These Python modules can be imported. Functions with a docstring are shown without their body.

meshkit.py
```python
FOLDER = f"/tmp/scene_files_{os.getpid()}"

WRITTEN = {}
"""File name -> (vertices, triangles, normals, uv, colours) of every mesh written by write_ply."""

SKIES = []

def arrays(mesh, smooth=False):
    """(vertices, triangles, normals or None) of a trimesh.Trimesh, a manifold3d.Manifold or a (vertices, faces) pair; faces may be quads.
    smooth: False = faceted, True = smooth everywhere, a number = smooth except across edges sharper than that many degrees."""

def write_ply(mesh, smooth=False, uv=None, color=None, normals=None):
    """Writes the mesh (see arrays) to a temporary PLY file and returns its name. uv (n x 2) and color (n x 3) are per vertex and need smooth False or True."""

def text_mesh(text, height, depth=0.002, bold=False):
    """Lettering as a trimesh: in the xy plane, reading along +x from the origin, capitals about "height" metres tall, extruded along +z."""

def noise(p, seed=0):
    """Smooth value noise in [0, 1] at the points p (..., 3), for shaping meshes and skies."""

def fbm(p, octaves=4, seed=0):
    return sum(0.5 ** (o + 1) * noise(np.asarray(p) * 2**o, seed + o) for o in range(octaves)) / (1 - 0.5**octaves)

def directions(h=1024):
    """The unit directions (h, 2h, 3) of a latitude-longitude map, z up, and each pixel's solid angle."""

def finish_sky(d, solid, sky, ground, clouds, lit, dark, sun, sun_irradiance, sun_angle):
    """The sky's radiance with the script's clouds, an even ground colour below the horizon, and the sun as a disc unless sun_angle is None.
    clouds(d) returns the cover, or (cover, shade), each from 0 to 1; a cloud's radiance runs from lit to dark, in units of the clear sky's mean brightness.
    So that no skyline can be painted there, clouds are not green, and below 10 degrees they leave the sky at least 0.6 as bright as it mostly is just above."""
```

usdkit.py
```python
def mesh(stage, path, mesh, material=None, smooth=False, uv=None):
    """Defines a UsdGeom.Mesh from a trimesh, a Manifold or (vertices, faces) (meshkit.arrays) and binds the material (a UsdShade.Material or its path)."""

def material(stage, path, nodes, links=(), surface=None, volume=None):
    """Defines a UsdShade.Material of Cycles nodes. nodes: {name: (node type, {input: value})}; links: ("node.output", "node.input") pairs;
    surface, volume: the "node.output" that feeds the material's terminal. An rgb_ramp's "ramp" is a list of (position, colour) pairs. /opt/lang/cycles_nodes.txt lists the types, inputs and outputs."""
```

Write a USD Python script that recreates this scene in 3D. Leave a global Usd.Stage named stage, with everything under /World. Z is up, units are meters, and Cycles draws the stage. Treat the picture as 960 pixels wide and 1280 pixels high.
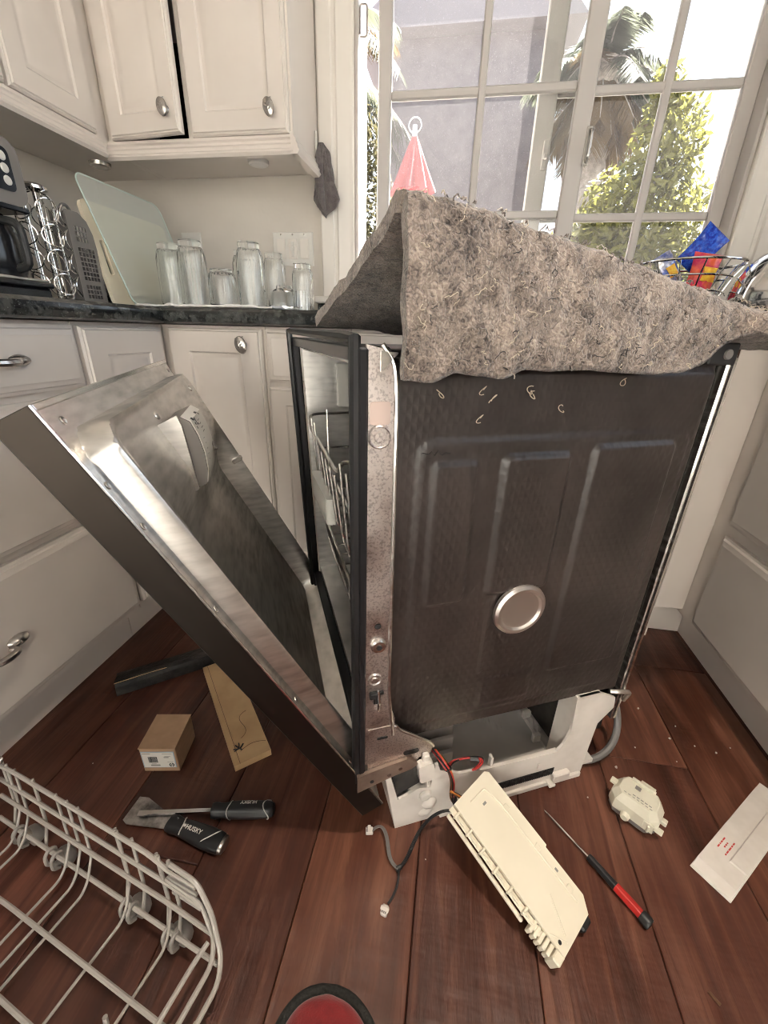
import math, random
import numpy as np, trimesh, usdkit, meshkit
from pxr import Usd, UsdGeom, UsdLux, UsdShade, Gf
from shapely.geometry import Polygon, Point, box as sbox
from shapely.ops import unary_union
from scipy.spatial import ConvexHull

random.seed(7)
rng = np.random.default_rng(7)
PI = math.pi
stage = Usd.Stage.CreateInMemory()
UsdGeom.SetStageUpAxis(stage, 'Z')
UsdGeom.SetStageMetersPerUnit(stage, 1.0)
UsdGeom.Xform.Define(stage, '/World')
UsdGeom.Scope.Define(stage, '/World/Looks')

# ------------------------------------------------------------------ camera, sky, sun, exposure
CAM_H = 0.868
YAW, PITCH, ROLL, FPX = math.radians(9.052), math.radians(23.331), math.radians(1.478), 521.28
EXPOSURE = 0.95
SKY_STRENGTH = 7.0
SUN_DIR = np.array([0.75, 1.0, 2.3]); SUN_DIR /= np.linalg.norm(SUN_DIR)
SUN_STRENGTH = 14.0
UNSEEN_CEILING_LAMP = 0.5
UNSEEN_SPOT_LAMP = 600.0

def cam_axes():
    cy, sy, cp, sp = math.cos(YAW), math.sin(YAW), math.cos(PITCH), math.sin(PITCH)
    fwd = np.array([-sy * cp, cy * cp, -sp]); right = np.array([cy, sy, 0]); up = np.cross(right, fwd)
    c, s = math.cos(ROLL), math.sin(ROLL)
    return c * right + s * up, -s * right + c * up, fwd

cam = UsdGeom.Camera.Define(stage, '/World/camera')
_r, _u, _f = cam_axes()
cam.AddTransformOp().Set(Gf.Matrix4d(*_r, 0, *_u, 0, *(-_f), 0, 0, 0, CAM_H, 1))
cam.CreateHorizontalApertureAttr(36.0)
cam.CreateVerticalApertureAttr(48.0)
cam.CreateFocalLengthAttr(36.0 * FPX / 960)
cam.CreateClippingRangeAttr((0.02, 500.0))
cam.CreateExposureAttr(EXPOSURE)

sky_mat = usdkit.material(stage, '/World/Looks/sky', {
    's': ('sky_texture', {'sky_type': 'hosek_wilkie', 'sun_disc': False, 'sun_direction': tuple(SUN_DIR), 'turbidity': 3.2, 'ground_albedo': 0.3}),
    'h': ('hsv', {'saturation': .38}), 'b': ('background_shader', {'strength': SKY_STRENGTH})}, [('s.color', 'h.color'), ('h.color', 'b.color')], surface='b.background')
dome = UsdLux.DomeLight.Define(stage, '/World/sky_light')
dome.CreateIntensityAttr(1.0)
UsdShade.MaterialBindingAPI.Apply(dome.GetPrim()).Bind(sky_mat)
sun = UsdLux.DistantLight.Define(stage, '/World/sun_light')
sun.CreateIntensityAttr(SUN_STRENGTH); sun.CreateNormalizeAttr(True); sun.CreateAngleAttr(0.6); sun.CreateColorAttr((1.0, 0.955, 0.90))
_z = SUN_DIR; _x = np.cross([0, 0, 1.0], _z); _x /= np.linalg.norm(_x); _y = np.cross(_z, _x)
sun.AddTransformOp().Set(Gf.Matrix4d(*_x, 0, *_y, 0, *_z, 0, 0, 0, 5, 1))

# ------------------------------------------------------------------ materials
LOOKS = {}
def mat(name, nodes, links=(), surface='p.BSDF'):
    LOOKS[name] = usdkit.material(stage, '/World/Looks/' + name, nodes, links, surface=surface)
    return LOOKS[name]

def plain(name, col, rough=.5, metal=0., **kw):
    return mat(name, {'p': ('principled_bsdf', dict(base_color=col, roughness=rough, metallic=metal, **kw))})

def noisy(name, c1, c2, scale=8., rough=.5, metal=0., bump=0., bscale=None, lo=.35, hi=.65, stretch=(1, 1, 1), r2=None, detail=4., space='position', **kw):
    nodes = {'g': ('geometry', {}) if space == 'position' else ('texture_coordinate', {}),
             'm': ('mapping', {'scale': stretch}),
             'n': ('noise_texture', {'scale': scale, 'detail': detail, 'roughness': .6}),
             'r': ('rgb_ramp', {'ramp': [(lo, c1), (hi, c2)]}),
             'p': ('principled_bsdf', dict(roughness=rough, metallic=metal, **kw))}
    links = [('g.position' if space == 'position' else 'g.object', 'm.vector'), ('m.vector', 'n.vector'), ('n.fac', 'r.fac'), ('r.color', 'p.base_color')]
    if r2 is not None:
        nodes['rr'] = ('map_range', {'from_min': lo, 'from_max': hi, 'to_min': rough, 'to_max': r2, 'clamp': True})
        links += [('n.fac', 'rr.value'), ('rr.result', 'p.roughness')]
    if bump:
        nodes['n2'] = ('noise_texture', {'scale': bscale or scale * 3, 'detail': 3.})
        nodes['b'] = ('bump', {'strength': 1.0, 'distance': bump})
        links += [('m.vector', 'n2.vector'), ('n2.fac', 'b.height'), ('b.normal', 'p.normal')]
    return mat(name, nodes, links)

noisy('cabinet_paint', (.62, .555, .50), (.67, .605, .55), 2.2, .32, bump=.0006, bscale=14, specular_ior_level=.5)
noisy('wall_paint', (.57, .52, .46), (.60, .55, .49), 3, .6, bump=.0006, bscale=90)
plain('ceiling_paint', (.75, .73, .70), .8)
plain('vinyl_white', (.74, .71, .68), .3)
plain('vinyl_shaded', (.50, .46, .43), .35)  # window vinyl darkened in colour to stand for its backlit side
plain('trim_paint', (.70, .65, .59), .35)
plain('cabinet_shade', (.02, .016, .013), .8)
noisy('granite', (.006, .007, .007), (.03, .034, .033), 60, .12, lo=.4, hi=.75, detail=8)
mat('granite', {'g': ('geometry', {}), 'v': ('voronoi_texture', {'scale': 170.}), 'n': ('noise_texture', {'scale': 45., 'detail': 6.}),
                'r': ('rgb_ramp', {'ramp': [(0.0, (.16, .17, .16)), (.13, (.05, .055, .05)), (.22, (.007, .008, .008)), (1, (.004, .005, .005))]}),
                'r2': ('rgb_ramp', {'ramp': [(.45, (0, 0, 0)), (.62, (.05, .052, .048))]}),
                'a': ('mix_color', {'blend_type': 'add', 'fac': 1.0}), 'p': ('principled_bsdf', {'roughness': .13})},
    [('g.position', 'v.vector'), ('g.position', 'n.vector'), ('v.distance', 'r.fac'), ('n.fac', 'r2.fac'), ('r.color', 'a.a'), ('r2.color', 'a.b'), ('a.result', 'p.base_color')])

def wood_floor(name, off, tint):
    d_, m_, l_ = [tuple(np.array(c) * tint) for c in ((.024, .0078, .0050), (.085, .028, .0165), (.23, .098, .060))]
    mat(name, {'g': ('geometry', {}), 'm': ('mapping', {'location': (off, off * 1.7, 0), 'scale': (11., .9, 11.)}),
               'm2': ('mapping', {'location': (off, off * .7, 0), 'scale': (2.2, 1.0, 1.)}),
               'm3': ('mapping', {'location': (off, off, 0), 'scale': (16., 45., 1.)}),
               'n': ('noise_texture', {'scale': 3.2, 'detail': 7., 'roughness': .62, 'distortion': .6}),
               'n2': ('noise_texture', {'scale': 2.4, 'detail': 3.}),
               'n3': ('noise_texture', {'scale': 1., 'detail': 2.}),
               'mx': ('mix_float', {'fac': .42}),
               'r': ('rgb_ramp', {'ramp': [(.28, d_), (.5, m_), (.74, l_)]}),
               'rr': ('map_range', {'from_min': .3, 'from_max': .7, 'to_min': .24, 'to_max': .44}),
               'hm': ('mix_float', {'fac': .35}), 'b': ('bump', {'strength': .8, 'distance': .0045}),
               'p': ('principled_bsdf', {'specular_ior_level': .45})},
        [('g.position', 'm.vector'), ('g.position', 'm2.vector'), ('g.position', 'm3.vector'), ('m.vector', 'n.vector'), ('m2.vector', 'n2.vector'), ('m3.vector', 'n3.vector'),
         ('n.fac', 'mx.a'), ('n2.fac', 'mx.b'), ('mx.result', 'r.fac'), ('r.color', 'p.base_color'), ('n2.fac', 'rr.value'), ('rr.result', 'p.roughness'),
         ('n.fac', 'hm.a'), ('n3.fac', 'hm.b'), ('hm.result', 'b.height'), ('b.normal', 'p.normal')])
for k, (o_, t_) in enumerate(((0., (1, 1, 1)), (13.7, (.8, .78, .78)), (31.1, (1.25, 1.3, 1.25)), (47.9, (1.0, .9, .9)), (71.3, (1.45, 1.55, 1.5)))):
    wood_floor('floor_wood_%s' % 'abcde'[k], o_, t_)
plain('floor_gap', (.006, .004, .003), .8)

def brushed(name, col, rough, streak=(3, 3, 14), sc=6., amp=.07, metal=1.):
    mat(name, {'t': ('texture_coordinate', {}), 'm': ('mapping', {'scale': streak}), 'n': ('noise_texture', {'scale': sc, 'detail': 4.}),
               'n2': ('noise_texture', {'scale': 7., 'detail': 5.}), 'mx': ('mix_float', {'fac': .5}),
               'r': ('map_range', {'from_min': .3, 'from_max': .7, 'to_min': max(.05, rough - amp), 'to_max': rough + amp}),
               'b': ('bump', {'strength': .3, 'distance': .0008}),
               'p': ('principled_bsdf', {'base_color': col, 'metallic': metal})},
        [('t.object', 'm.vector'), ('m.vector', 'n.vector'), ('t.object', 'n2.vector'), ('n.fac', 'mx.a'), ('n2.fac', 'mx.b'), ('mx.result', 'r.value'), ('r.result', 'p.roughness'), ('n2.fac', 'b.height'), ('b.normal', 'p.normal')])
brushed('tub_steel', (.78, .76, .73), .34)
brushed('stainless', (.68, .65, .61), .33)
brushed('stainless_dark', (.042, .035, .030), .42, sc=5.)
noisy('hinge_steel', (.24, .17, .135), (.36, .27, .22), 20, .42, metal=.7)
brushed('steel_bright', (.7, .68, .65), .2)
plain('disc_metal', (.66, .60, .56), .38, 1.)
plain('chrome', (.75, .74, .72), .08, 1.)
plain('pewter', (.48, .45, .42), .26, 1.)
plain('nickel', (.55, .52, .48), .25, 1.)
mat('galvanised', {'t': ('texture_coordinate', {}), 'n': ('noise_texture', {'scale': 330., 'detail': 2.}), 'n2': ('noise_texture', {'scale': 14., 'detail': 3.}),
                   'r': ('rgb_ramp', {'ramp': [(.36, (.40, .355, .335)), (.52, (.62, .56, .53))]}), 'r2': ('map_range', {'from_min': .3, 'from_max': .7, 'to_min': .26, 'to_max': .5}),
                   'p': ('principled_bsdf', {'metallic': 1.})},
    [('t.object', 'n.vector'), ('t.object', 'n2.vector'), ('n.fac', 'r.fac'), ('r.color', 'p.base_color'), ('n2.fac', 'r2.value'), ('r2.result', 'p.roughness')])
# bitumen sound-deadening sheet with a diagonal quilted grain
mat('bitumen', {'t': ('texture_coordinate', {}), 'w1': ('wave_texture', {'bands_direction': 'x', 'scale': 25., 'distortion': .4, 'detail': 1.}), 'w2': ('wave_texture', {'bands_direction': 'x', 'scale': 25., 'distortion': .4, 'detail': 1.}),
                'm1': ('mapping', {'rotation': (0, math.radians(33), 0)}), 'm2': ('mapping', {'rotation': (0, math.radians(-38), 0)}),
                'mn': ('math', {'math_type': 'minimum'}), 'n': ('noise_texture', {'scale': 5., 'detail': 6.}), 'nf': ('noise_texture', {'scale': 90., 'detail': 3.}),
                'h': ('math', {'math_type': 'multiply_add', 'value2': .5}),
                'r': ('rgb_ramp', {'ramp': [(.32, (.018, .0135, .012)), (.55, (.03, .0225, .02)), (.75, (.05, .036, .031))]}),
                'rr': ('map_range', {'from_min': .3, 'from_max': .7, 'to_min': .26, 'to_max': .42}),
                'b': ('bump', {'strength': .45, 'distance': .0008}), 'p': ('principled_bsdf', {'specular_ior_level': .6})},
    [('t.object', 'm1.vector'), ('t.object', 'm2.vector'), ('m1.vector', 'w1.vector'), ('m2.vector', 'w2.vector'), ('w1.fac', 'mn.value1'), ('w2.fac', 'mn.value2'),
     ('t.object', 'n.vector'), ('t.object', 'nf.vector'), ('nf.fac', 'h.value1'), ('mn.value', 'h.value3'), ('h.value', 'b.height'), ('b.normal', 'p.normal'), ('n.fac', 'r.fac'), ('r.color', 'p.base_color'), ('n.fac', 'rr.value'), ('rr.result', 'p.roughness')])
plain('black_rubber', (.012, .012, .013), .35)
plain('black_gloss', (.008, .008, .009), .15)
plain('black_plastic', (.016, .016, .016), .45)
plain('black_frame', (.03, .03, .033), .22, .6)
noisy('white_plastic', (.60, .55, .50), (.68, .63, .58), 20, .42)
noisy('tray_grey', (.56, .52, .485), (.64, .60, .56), 12, .5)
noisy('cream_plastic', (.69, .63, .50), (.74, .68, .55), 6, .38)
noisy('motor_plastic', (.60, .57, .46), (.66, .63, .52), 30, .42)
plain('motor_grey', (.19, .175, .165), .5)
noisy('grey_foam', (.022, .020, .018), (.06, .054, .048), 25, .9, bump=.001)
plain('grey_plastic', (.20, .18, .165), .45)
plain('light_grey_plastic', (.55, .54, .50), .35)
plain('rack_vinyl', (.37, .34, .305), .3)
plain('roller_plastic', (.30, .275, .25), .4)
mat('felt', {'t': ('texture_coordinate', {}), 'n': ('noise_texture', {'scale': 26., 'detail': 6., 'roughness': .7}), 'm': ('mapping', {'scale': (1.6, 1., .8), 'rotation': (0, .5, 0)}), 'n2': ('noise_texture', {'scale': 190., 'detail': 4., 'distortion': 1.5}), 'mx': ('mix_float', {'fac': .5}),
             'r': ('rgb_ramp', {'ramp': [(.36, (.030, .024, .022)), (.44, (.125, .099, .085)), (.53, (.235, .188, .158)), (.66, (.42, .345, .285))]}),
             'b': ('bump', {'strength': 1.0, 'distance': .006}), 'p': ('principled_bsdf', {'roughness': .95, 'sheen_weight': .35, 'sheen_roughness': .5, 'specular_ior_level': .1})},
    [('t.object', 'm.vector'), ('m.vector', 'n.vector'), ('t.object', 'n2.vector'), ('n.fac', 'mx.a'), ('n2.fac', 'mx.b'), ('mx.result', 'r.fac'), ('r.color', 'p.base_color'), ('mx.result', 'b.height'), ('b.normal', 'p.normal')])
plain('felt_thread', (.52, .44, .34), .8)
plain('dark_thread', (.03, .028, .03), .8)
noisy('cardboard', (.37, .225, .13), (.43, .27, .16), 40, .8, stretch=(1, 1, 6))
noisy('raw_wood', (.42, .26, .125), (.58, .38, .20), 9, .65, stretch=(1, 1, 1), lo=.3, hi=.6, detail=8)
noisy('black_wood', (.004, .004, .004), (.045, .038, .032), 26, .6, lo=.45, hi=.8, bump=.003)
plain('brown_board', (.075, .036, .022), .6)
plain('label_paper', (.66, .63, .58), .6)
plain('label_blue', (.30, .40, .48), .6)
plain('ink', (.02, .02, .022), .6)
plain('ink_grey', (.25, .24, .22), .6)
plain('ink_red', (.5, .05, .045), .6)
plain('red_plastic', (.42, .022, .018), .3)
plain('silver_line', (.55, .53, .5), .4)
noisy('blade_steel', (.18, .17, .165), (.6, .57, .55), 30, .3, metal=1., lo=.35, hi=.6)
noisy('red_fabric', (.20, .008, .010), (.27, .014, .016), 60, .85, bump=.0006, bscale=400, sheen_weight=.3)
noisy('black_fabric', (.012, .012, .010), (.03, .028, .024), 300, .9, bump=.0008, bscale=500)
noisy('towel_grey', (.085, .07, .068), (.16, .135, .13), 60, .95, bump=.002, bscale=320, sheen_weight=.4)
plain('glass_edge', (.50, .60, .55), .2)
mat('frosted_glass', {'a': ('transparent_bsdf', {'color': (.93, .95, .93)}), 'p': ('principled_bsdf', {'base_color': (.68, .69, .65), 'roughness': .35}), 'm': ('mix_closure', {'fac': .26})},
    [('a.BSDF', 'm.closure1'), ('p.BSDF', 'm.closure2')], surface='m.closure')
noisy('cutting_cream', (.80, .70, .54), (.84, .74, .58), 8, .45)
plain('tumbler_glass', (.97, .98, .97), .04, transmission_weight=1.0, ior=1.45)
mat('sash_glass', {'t': ('transparent_bsdf', {'color': (.97, .98, .97)}), 'g': ('glossy_bsdf', {'color': (1, 1, 1), 'roughness': .02}), 'f': ('fresnel', {'IOR': 1.45}), 'm': ('mix_closure', {})},
    [('f.fac', 'm.fac'), ('t.BSDF', 'm.closure1'), ('g.BSDF', 'm.closure2')], surface='m.closure')
def dirty_glass(name, fac, speck):
    mat(name, {'g': ('geometry', {}), 'n': ('noise_texture', {'scale': 3.2, 'detail': 5., 'roughness': .6}), 'v': ('voronoi_texture', {'scale': 110., 'randomness': 1.}),
               'nr': ('map_range', {'from_min': .3, 'from_max': .7, 'to_min': fac * .75, 'to_max': fac * 1.25}),
               'vr': ('map_range', {'from_min': .03, 'from_max': .17, 'to_min': speck, 'to_max': 0., 'clamp': True}),
               'a': ('math', {'math_type': 'add', 'use_clamp': True}),
               't': ('transparent_bsdf', {'color': (.97, .98, .97)}), 'l': ('translucent_bsdf', {'color': (.86, .80, .80)}),
               'm1': ('mix_closure', {}), 'gl': ('glossy_bsdf', {'roughness': .03}), 'f': ('fresnel', {'IOR': 1.4}), 'm2': ('mix_closure', {})},
        [('g.position', 'n.vector'), ('g.position', 'v.vector'), ('n.fac', 'nr.value'), ('v.distance', 'vr.value'), ('nr.result', 'a.value1'), ('vr.result', 'a.value2'), ('a.value', 'm1.fac'),
         ('t.BSDF', 'm1.closure1'), ('l.BSDF', 'm1.closure2'), ('f.fac', 'm2.fac'), ('m1.closure', 'm2.closure1'), ('gl.BSDF', 'm2.closure2')], surface='m2.closure')
dirty_glass('dirty_glass', .018, .17)
dirty_glass('hazy_glass', .008, .05)
def leaf(name, c, tr=.45):
    mat(name, {'g': ('geometry', {}), 'h': ('hsv', {'color': c}), 'w': ('map_range', {'from_min': 0, 'from_max': 1, 'to_min': .55, 'to_max': 1.5}),
               'd': ('principled_bsdf', {'roughness': .45}), 't': ('translucent_bsdf', {}), 'm': ('mix_closure', {'fac': tr})},
        [('g.random_per_island', 'w.value'), ('w.result', 'h.value'), ('h.color', 'd.base_color'), ('h.color', 't.color'), ('d.BSDF', 'm.closure1'), ('t.BSDF', 'm.closure2')], surface='m.closure')
leaf('leaf_yellow', (.24, .23, .05)); leaf('leaf_green', (.14, .17, .06)); leaf('leaf_palm', (.15, .16, .115)); leaf('leaf_dry', (.22, .14, .055)); leaf('leaf_mixed', (.11, .10, .05)); leaf('leaf_dark', (.10, .12, .05))
noisy('bark', (.20, .17, .155), (.36, .32, .29), 12, .9, bump=.02, bscale=20)
noisy('patio', (.13, .12, .115), (.18, .17, .16), 3, .8)
noisy('added_patio_pale', (.27, .255, .24), (.32, .305, .285), 2, .9)
noisy('added_wall_pale', (.28, .27, .26), (.33, .32, .305), 2, .9)
plain('roof_grey', (.20, .18, .19), .8)
noisy('stucco', (.115, .10, .105), (.145, .128, .13), 5, .9)
plain('umbrella_red', (.20, .008, .010), .8); plain('umbrella_pale', (.22, .055, .055), .8)
noisy('bag_blue', (.005, .02, .30), (.02, .10, .55), 130, .25, lo=.4, hi=.6)
noisy('bag_red', (.55, .02, .10), (.75, .12, .05), 35, .3, lo=.4, hi=.6)
noisy('bag_gold', (.75, .30, .02), (.85, .62, .05), 60, .3)
noisy('bag_foil', (.12, .16, .42), (.75, .72, .72), 30, .22, metal=.6, lo=.4, hi=.6)
noisy('mat_white', (.62, .60, .58), (.72, .70, .68), 60, .8, bump=.004, bscale=60)
plain('wire_red', (.45, .035, .03), .4); plain('wire_orange', (.55, .2, .04), .4); plain('wire_grey', (.16, .15, .145), .5); plain('wire_black', (.01, .01, .011), .45); plain('wire_brown', (.10, .045, .02), .45)
plain('sticker_pink', (.52, .40, .35), .5)
mat('unseen_spot_glow', {'e': ('emission', {'color': (1., .88, .74), 'strength': UNSEEN_SPOT_LAMP})}, surface='e.emission')
mat('unseen_lamp_glow', {'e': ('emission', {'color': (1., .89, .78), 'strength': UNSEEN_CEILING_LAMP})}, surface='e.emission')

# ------------------------------------------------------------------ scene helpers
def free(path):
    if not stage.GetPrimAtPath(path): return path
    k = 1
    while stage.GetPrimAtPath('%s_%03d' % (path, k)): k += 1
    return '%s_%03d' % (path, k)

def keys(path, label=None, cat=None, group=None, kind=None):
    p = stage.GetPrimAtPath(path)
    for k, v in (('label', label), ('category', cat), ('group', group), ('kind', kind)):
        if v: p.SetCustomDataByKey(k, v)
    return path

def obj(name, mesh, m, parent='/World', smooth=32, label=None, cat=None, group=None, kind=None):
    path = free(parent + '/' + name)
    usdkit.mesh(stage, path, mesh, LOOKS[m], smooth)
    return keys(path, label, cat, group, kind)

def thing(name, label, cat, loc=(0, 0, 0), rz=0., group=None, kind=None, M=None):
    path = free('/World/' + name)
    x = UsdGeom.Xform.Define(stage, path)
    if M is not None:
        x.AddTransformOp().Set(Gf.Matrix4d(*np.asarray(M, float).T.ravel()))
    else:
        x.AddTranslateOp().Set(Gf.Vec3d(*map(float, loc)))
        if rz: x.AddRotateZOp().Set(math.degrees(rz))
    return keys(path, label, cat, group, kind)

def dup(src, label, loc, rz=0., group=None, scale=None):
    p0 = stage.GetPrimAtPath(src); was = p0.GetCustomData()
    path = free('/World/' + p0.GetName().rstrip('0123456789').rstrip('_'))
    x = UsdGeom.Xform.Define(stage, path)
    p = x.GetPrim(); p.GetReferences().AddInternalReference(p0.GetPath()); p.SetInstanceable(True)
    ops = [x.AddTranslateOp(opSuffix='copy')]; ops[0].Set(Gf.Vec3d(*map(float, loc)))
    r_ = x.AddRotateZOp(opSuffix='copy'); r_.Set(math.degrees(rz)); ops.append(r_)
    if scale is not None:
        s_ = x.AddScaleOp(opSuffix='copy'); s_.Set(Gf.Vec3f(*scale)); ops.append(s_)
    x.SetXformOpOrder(ops)
    return keys(path, label, was.get('category'), group or was.get('group'))

# ------------------------------------------------------------------ mesh helpers
def T(mesh, M=None, t=None):
    m = mesh.copy()
    if M is not None: m.apply_transform(M)
    if t is not None: m.apply_translation(t)
    return m
def cat(*ms):
    ms = [x for m in ms for x in (m if isinstance(m, (list, tuple)) else [m])]
    return trimesh.util.concatenate(ms)
def rot(ang, ax, p=(0, 0, 0)): return trimesh.transformations.rotation_matrix(ang, ax, p)
def frame(o, x, y, z):
    M = np.eye(4); M[:3, 0], M[:3, 1], M[:3, 2], M[:3, 3] = x, y, z, o
    return M

def _chamfer_pts(h, b):
    P = []
    for sx in (-1, 1):
        for sy in (-1, 1):
            for sz in (-1, 1):
                s = np.array([sx, sy, sz])
                for k in range(3):
                    q = s * (h - b); q[k] = s[k] * h[k]; P.append(q)
    return np.array(P)
_c = _chamfer_pts(np.array([1., 1.1, 1.2]), .2)
_hull = ConvexHull(_c)
_cf = []
for f_, e_ in zip(_hull.simplices, _hull.equations):
    a_, b_, c_ = _c[f_]
    _cf.append(f_ if np.dot(np.cross(b_ - a_, c_ - a_), e_[:3]) > 0 else f_[::-1])
_cf = np.array(_cf)
def box(x0, x1, y0, y1, z0, z1, b=.002):
    lo, hi = np.minimum([x0, y0, z0], [x1, y1, z1]), np.maximum([x0, y0, z0], [x1, y1, z1])
    h = (hi - lo) / 2; b = min(b, .45 * h.min())
    return trimesh.Trimesh(_chamfer_pts(h, b) + (lo + hi) / 2, _cf, process=False)

def tube(pts, r, n=8, closed=False):
    P = np.asarray(pts, float); N = len(P)
    R = np.full(N, r) if np.ndim(r) == 0 else np.asarray(r, float)
    if closed: tan = np.roll(P, -1, 0) - np.roll(P, 1, 0)
    else: tan = np.gradient(P, axis=0)
    tan /= np.maximum(np.linalg.norm(tan, axis=1, keepdims=True), 1e-12)
    u = np.cross(tan[0], [0.13, 0.31, 0.94]); u /= np.linalg.norm(u)
    ang = np.arange(n) / n * 2 * PI; rings = []
    for i in range(N):
        u = u - tan[i] * (u @ tan[i]); u /= np.linalg.norm(u)
        v = np.cross(tan[i], u)
        rings.append(P[i] + R[i] * (np.cos(ang)[:, None] * u + np.sin(ang)[:, None] * v))
    return loft(rings, closed_path=closed)

def loft(rings, closed_path=False, cap0=True, cap1=True):
    rings = [np.asarray(q, float) for q in rings]; n = len(rings[0]); N = len(rings)
    V = np.vstack(rings); F = []
    j = np.arange(n); j2 = (j + 1) % n
    for i in range(N if closed_path else N - 1):
        a, b = i * n, ((i + 1) % N) * n
        F.append(np.stack([a + j, a + j2, b + j2], 1)); F.append(np.stack([a + j, b + j2, b + j], 1))
    if not closed_path:
        if cap0:
            V = np.vstack([V, rings[0].mean(0)]); c = len(V) - 1; F.append(np.stack([np.full(n, c), j2, j], 1))
        if cap1:
            V = np.vstack([V, rings[-1].mean(0)]); c = len(V) - 1; F.append(np.stack([np.full(n, c), (N - 1) * n + j, (N - 1) * n + j2], 1))
    return trimesh.Trimesh(V, np.vstack(F), process=False)

def lathe(prof, n=32, rib=0., ribs=28, c=(0, 0, 0)):
    ang = np.arange(n) / n * 2 * PI
    rings = []
    for q in prof:
        r, z = q[:2]; k = rib * (q[2] if len(q) > 2 else 0)
        rr = r * (1 + k * np.cos(ribs * ang))
        rings.append(np.stack([rr * np.cos(ang), rr * np.sin(ang), np.full(n, z)], 1) + np.asarray(c))
    return loft(rings)

def smooth_path(pts, n=40):
    from scipy.interpolate import CubicSpline
    P = np.asarray(pts, float); t = np.r_[0, np.cumsum(np.linalg.norm(np.diff(P, axis=0), axis=1))]
    return CubicSpline(t, P)(np.linspace(0, t[-1], n))

def bend_path(pts, r=.012, k=4):
    """polyline with rounded corners"""
    P = [np.asarray(p, float) for p in pts]; out = [P[0]]
    for a, b, c in zip(P[:-2], P[1:-1], P[2:]):
        d1, d2 = a - b, c - b; l1, l2 = np.linalg.norm(d1), np.linalg.norm(d2)
        q = min(r, l1 * .45, l2 * .45); s, e = b + d1 / l1 * q, b + d2 / l2 * q
        for t in np.linspace(0, 1, k): out.append((1 - t) ** 2 * s + 2 * t * (1 - t) * b + t * t * e)
    out.append(P[-1]); return np.array(out)

def prism(poly, depth, z0=0.):
    if not isinstance(poly, (Polygon,)) and not hasattr(poly, 'geoms'): poly = Polygon(poly)
    g = getattr(poly, 'geoms', [poly])
    return T(cat([trimesh.creation.extrude_polygon(q, depth, engine='earcut') for q in g]), t=(0, 0, z0))

def rrect(x0, x1, y0, y1, r, k=6):
    return sbox(x0 + r, y0 + r, x1 - r, y1 - r).buffer(r, quad_segs=k)

def panel(w, h, prof):
    """front of a slab made of nested rectangles: prof is (inset, height) from the back edge inwards"""
    rings = []
    for i, z in prof:
        i = min(i, .49 * min(w, h)); rings.append(np.array([[i, i, z], [w - i, i, z], [w - i, h - i, z], [i, h - i, z]]))
    return loft(rings)
def doorfront(w, h, t=.019, stile=.055, raised=True):
    p = [(0, 0), (0, t * .55), (.004, t * .8), (.007, t * .8), (.009, t), (stile, t), (stile + .004, t - .005), (stile + .012, t - .006), (stile + .016, t - .0045), (stile + .036, t - .0005)]
    if not raised: p = p[:5]
    return panel(w, h, p)
def slabfront(w, h, t=.019):
    return panel(w, h, [(0, 0), (0, t * .45), (.006, t * .55), (.009, t * .8), (.016, t * .85), (.020, t)])
FACE_L = lambda x, y, z: frame((x, y, z), (0, 1, 0), (0, 0, 1), (1, 0, 0))      # faces +x
FACE_B = lambda x, y, z: frame((x, y, z), (1, 0, 0), (0, 0, 1), (0, -1, 0))     # faces -y
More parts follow.
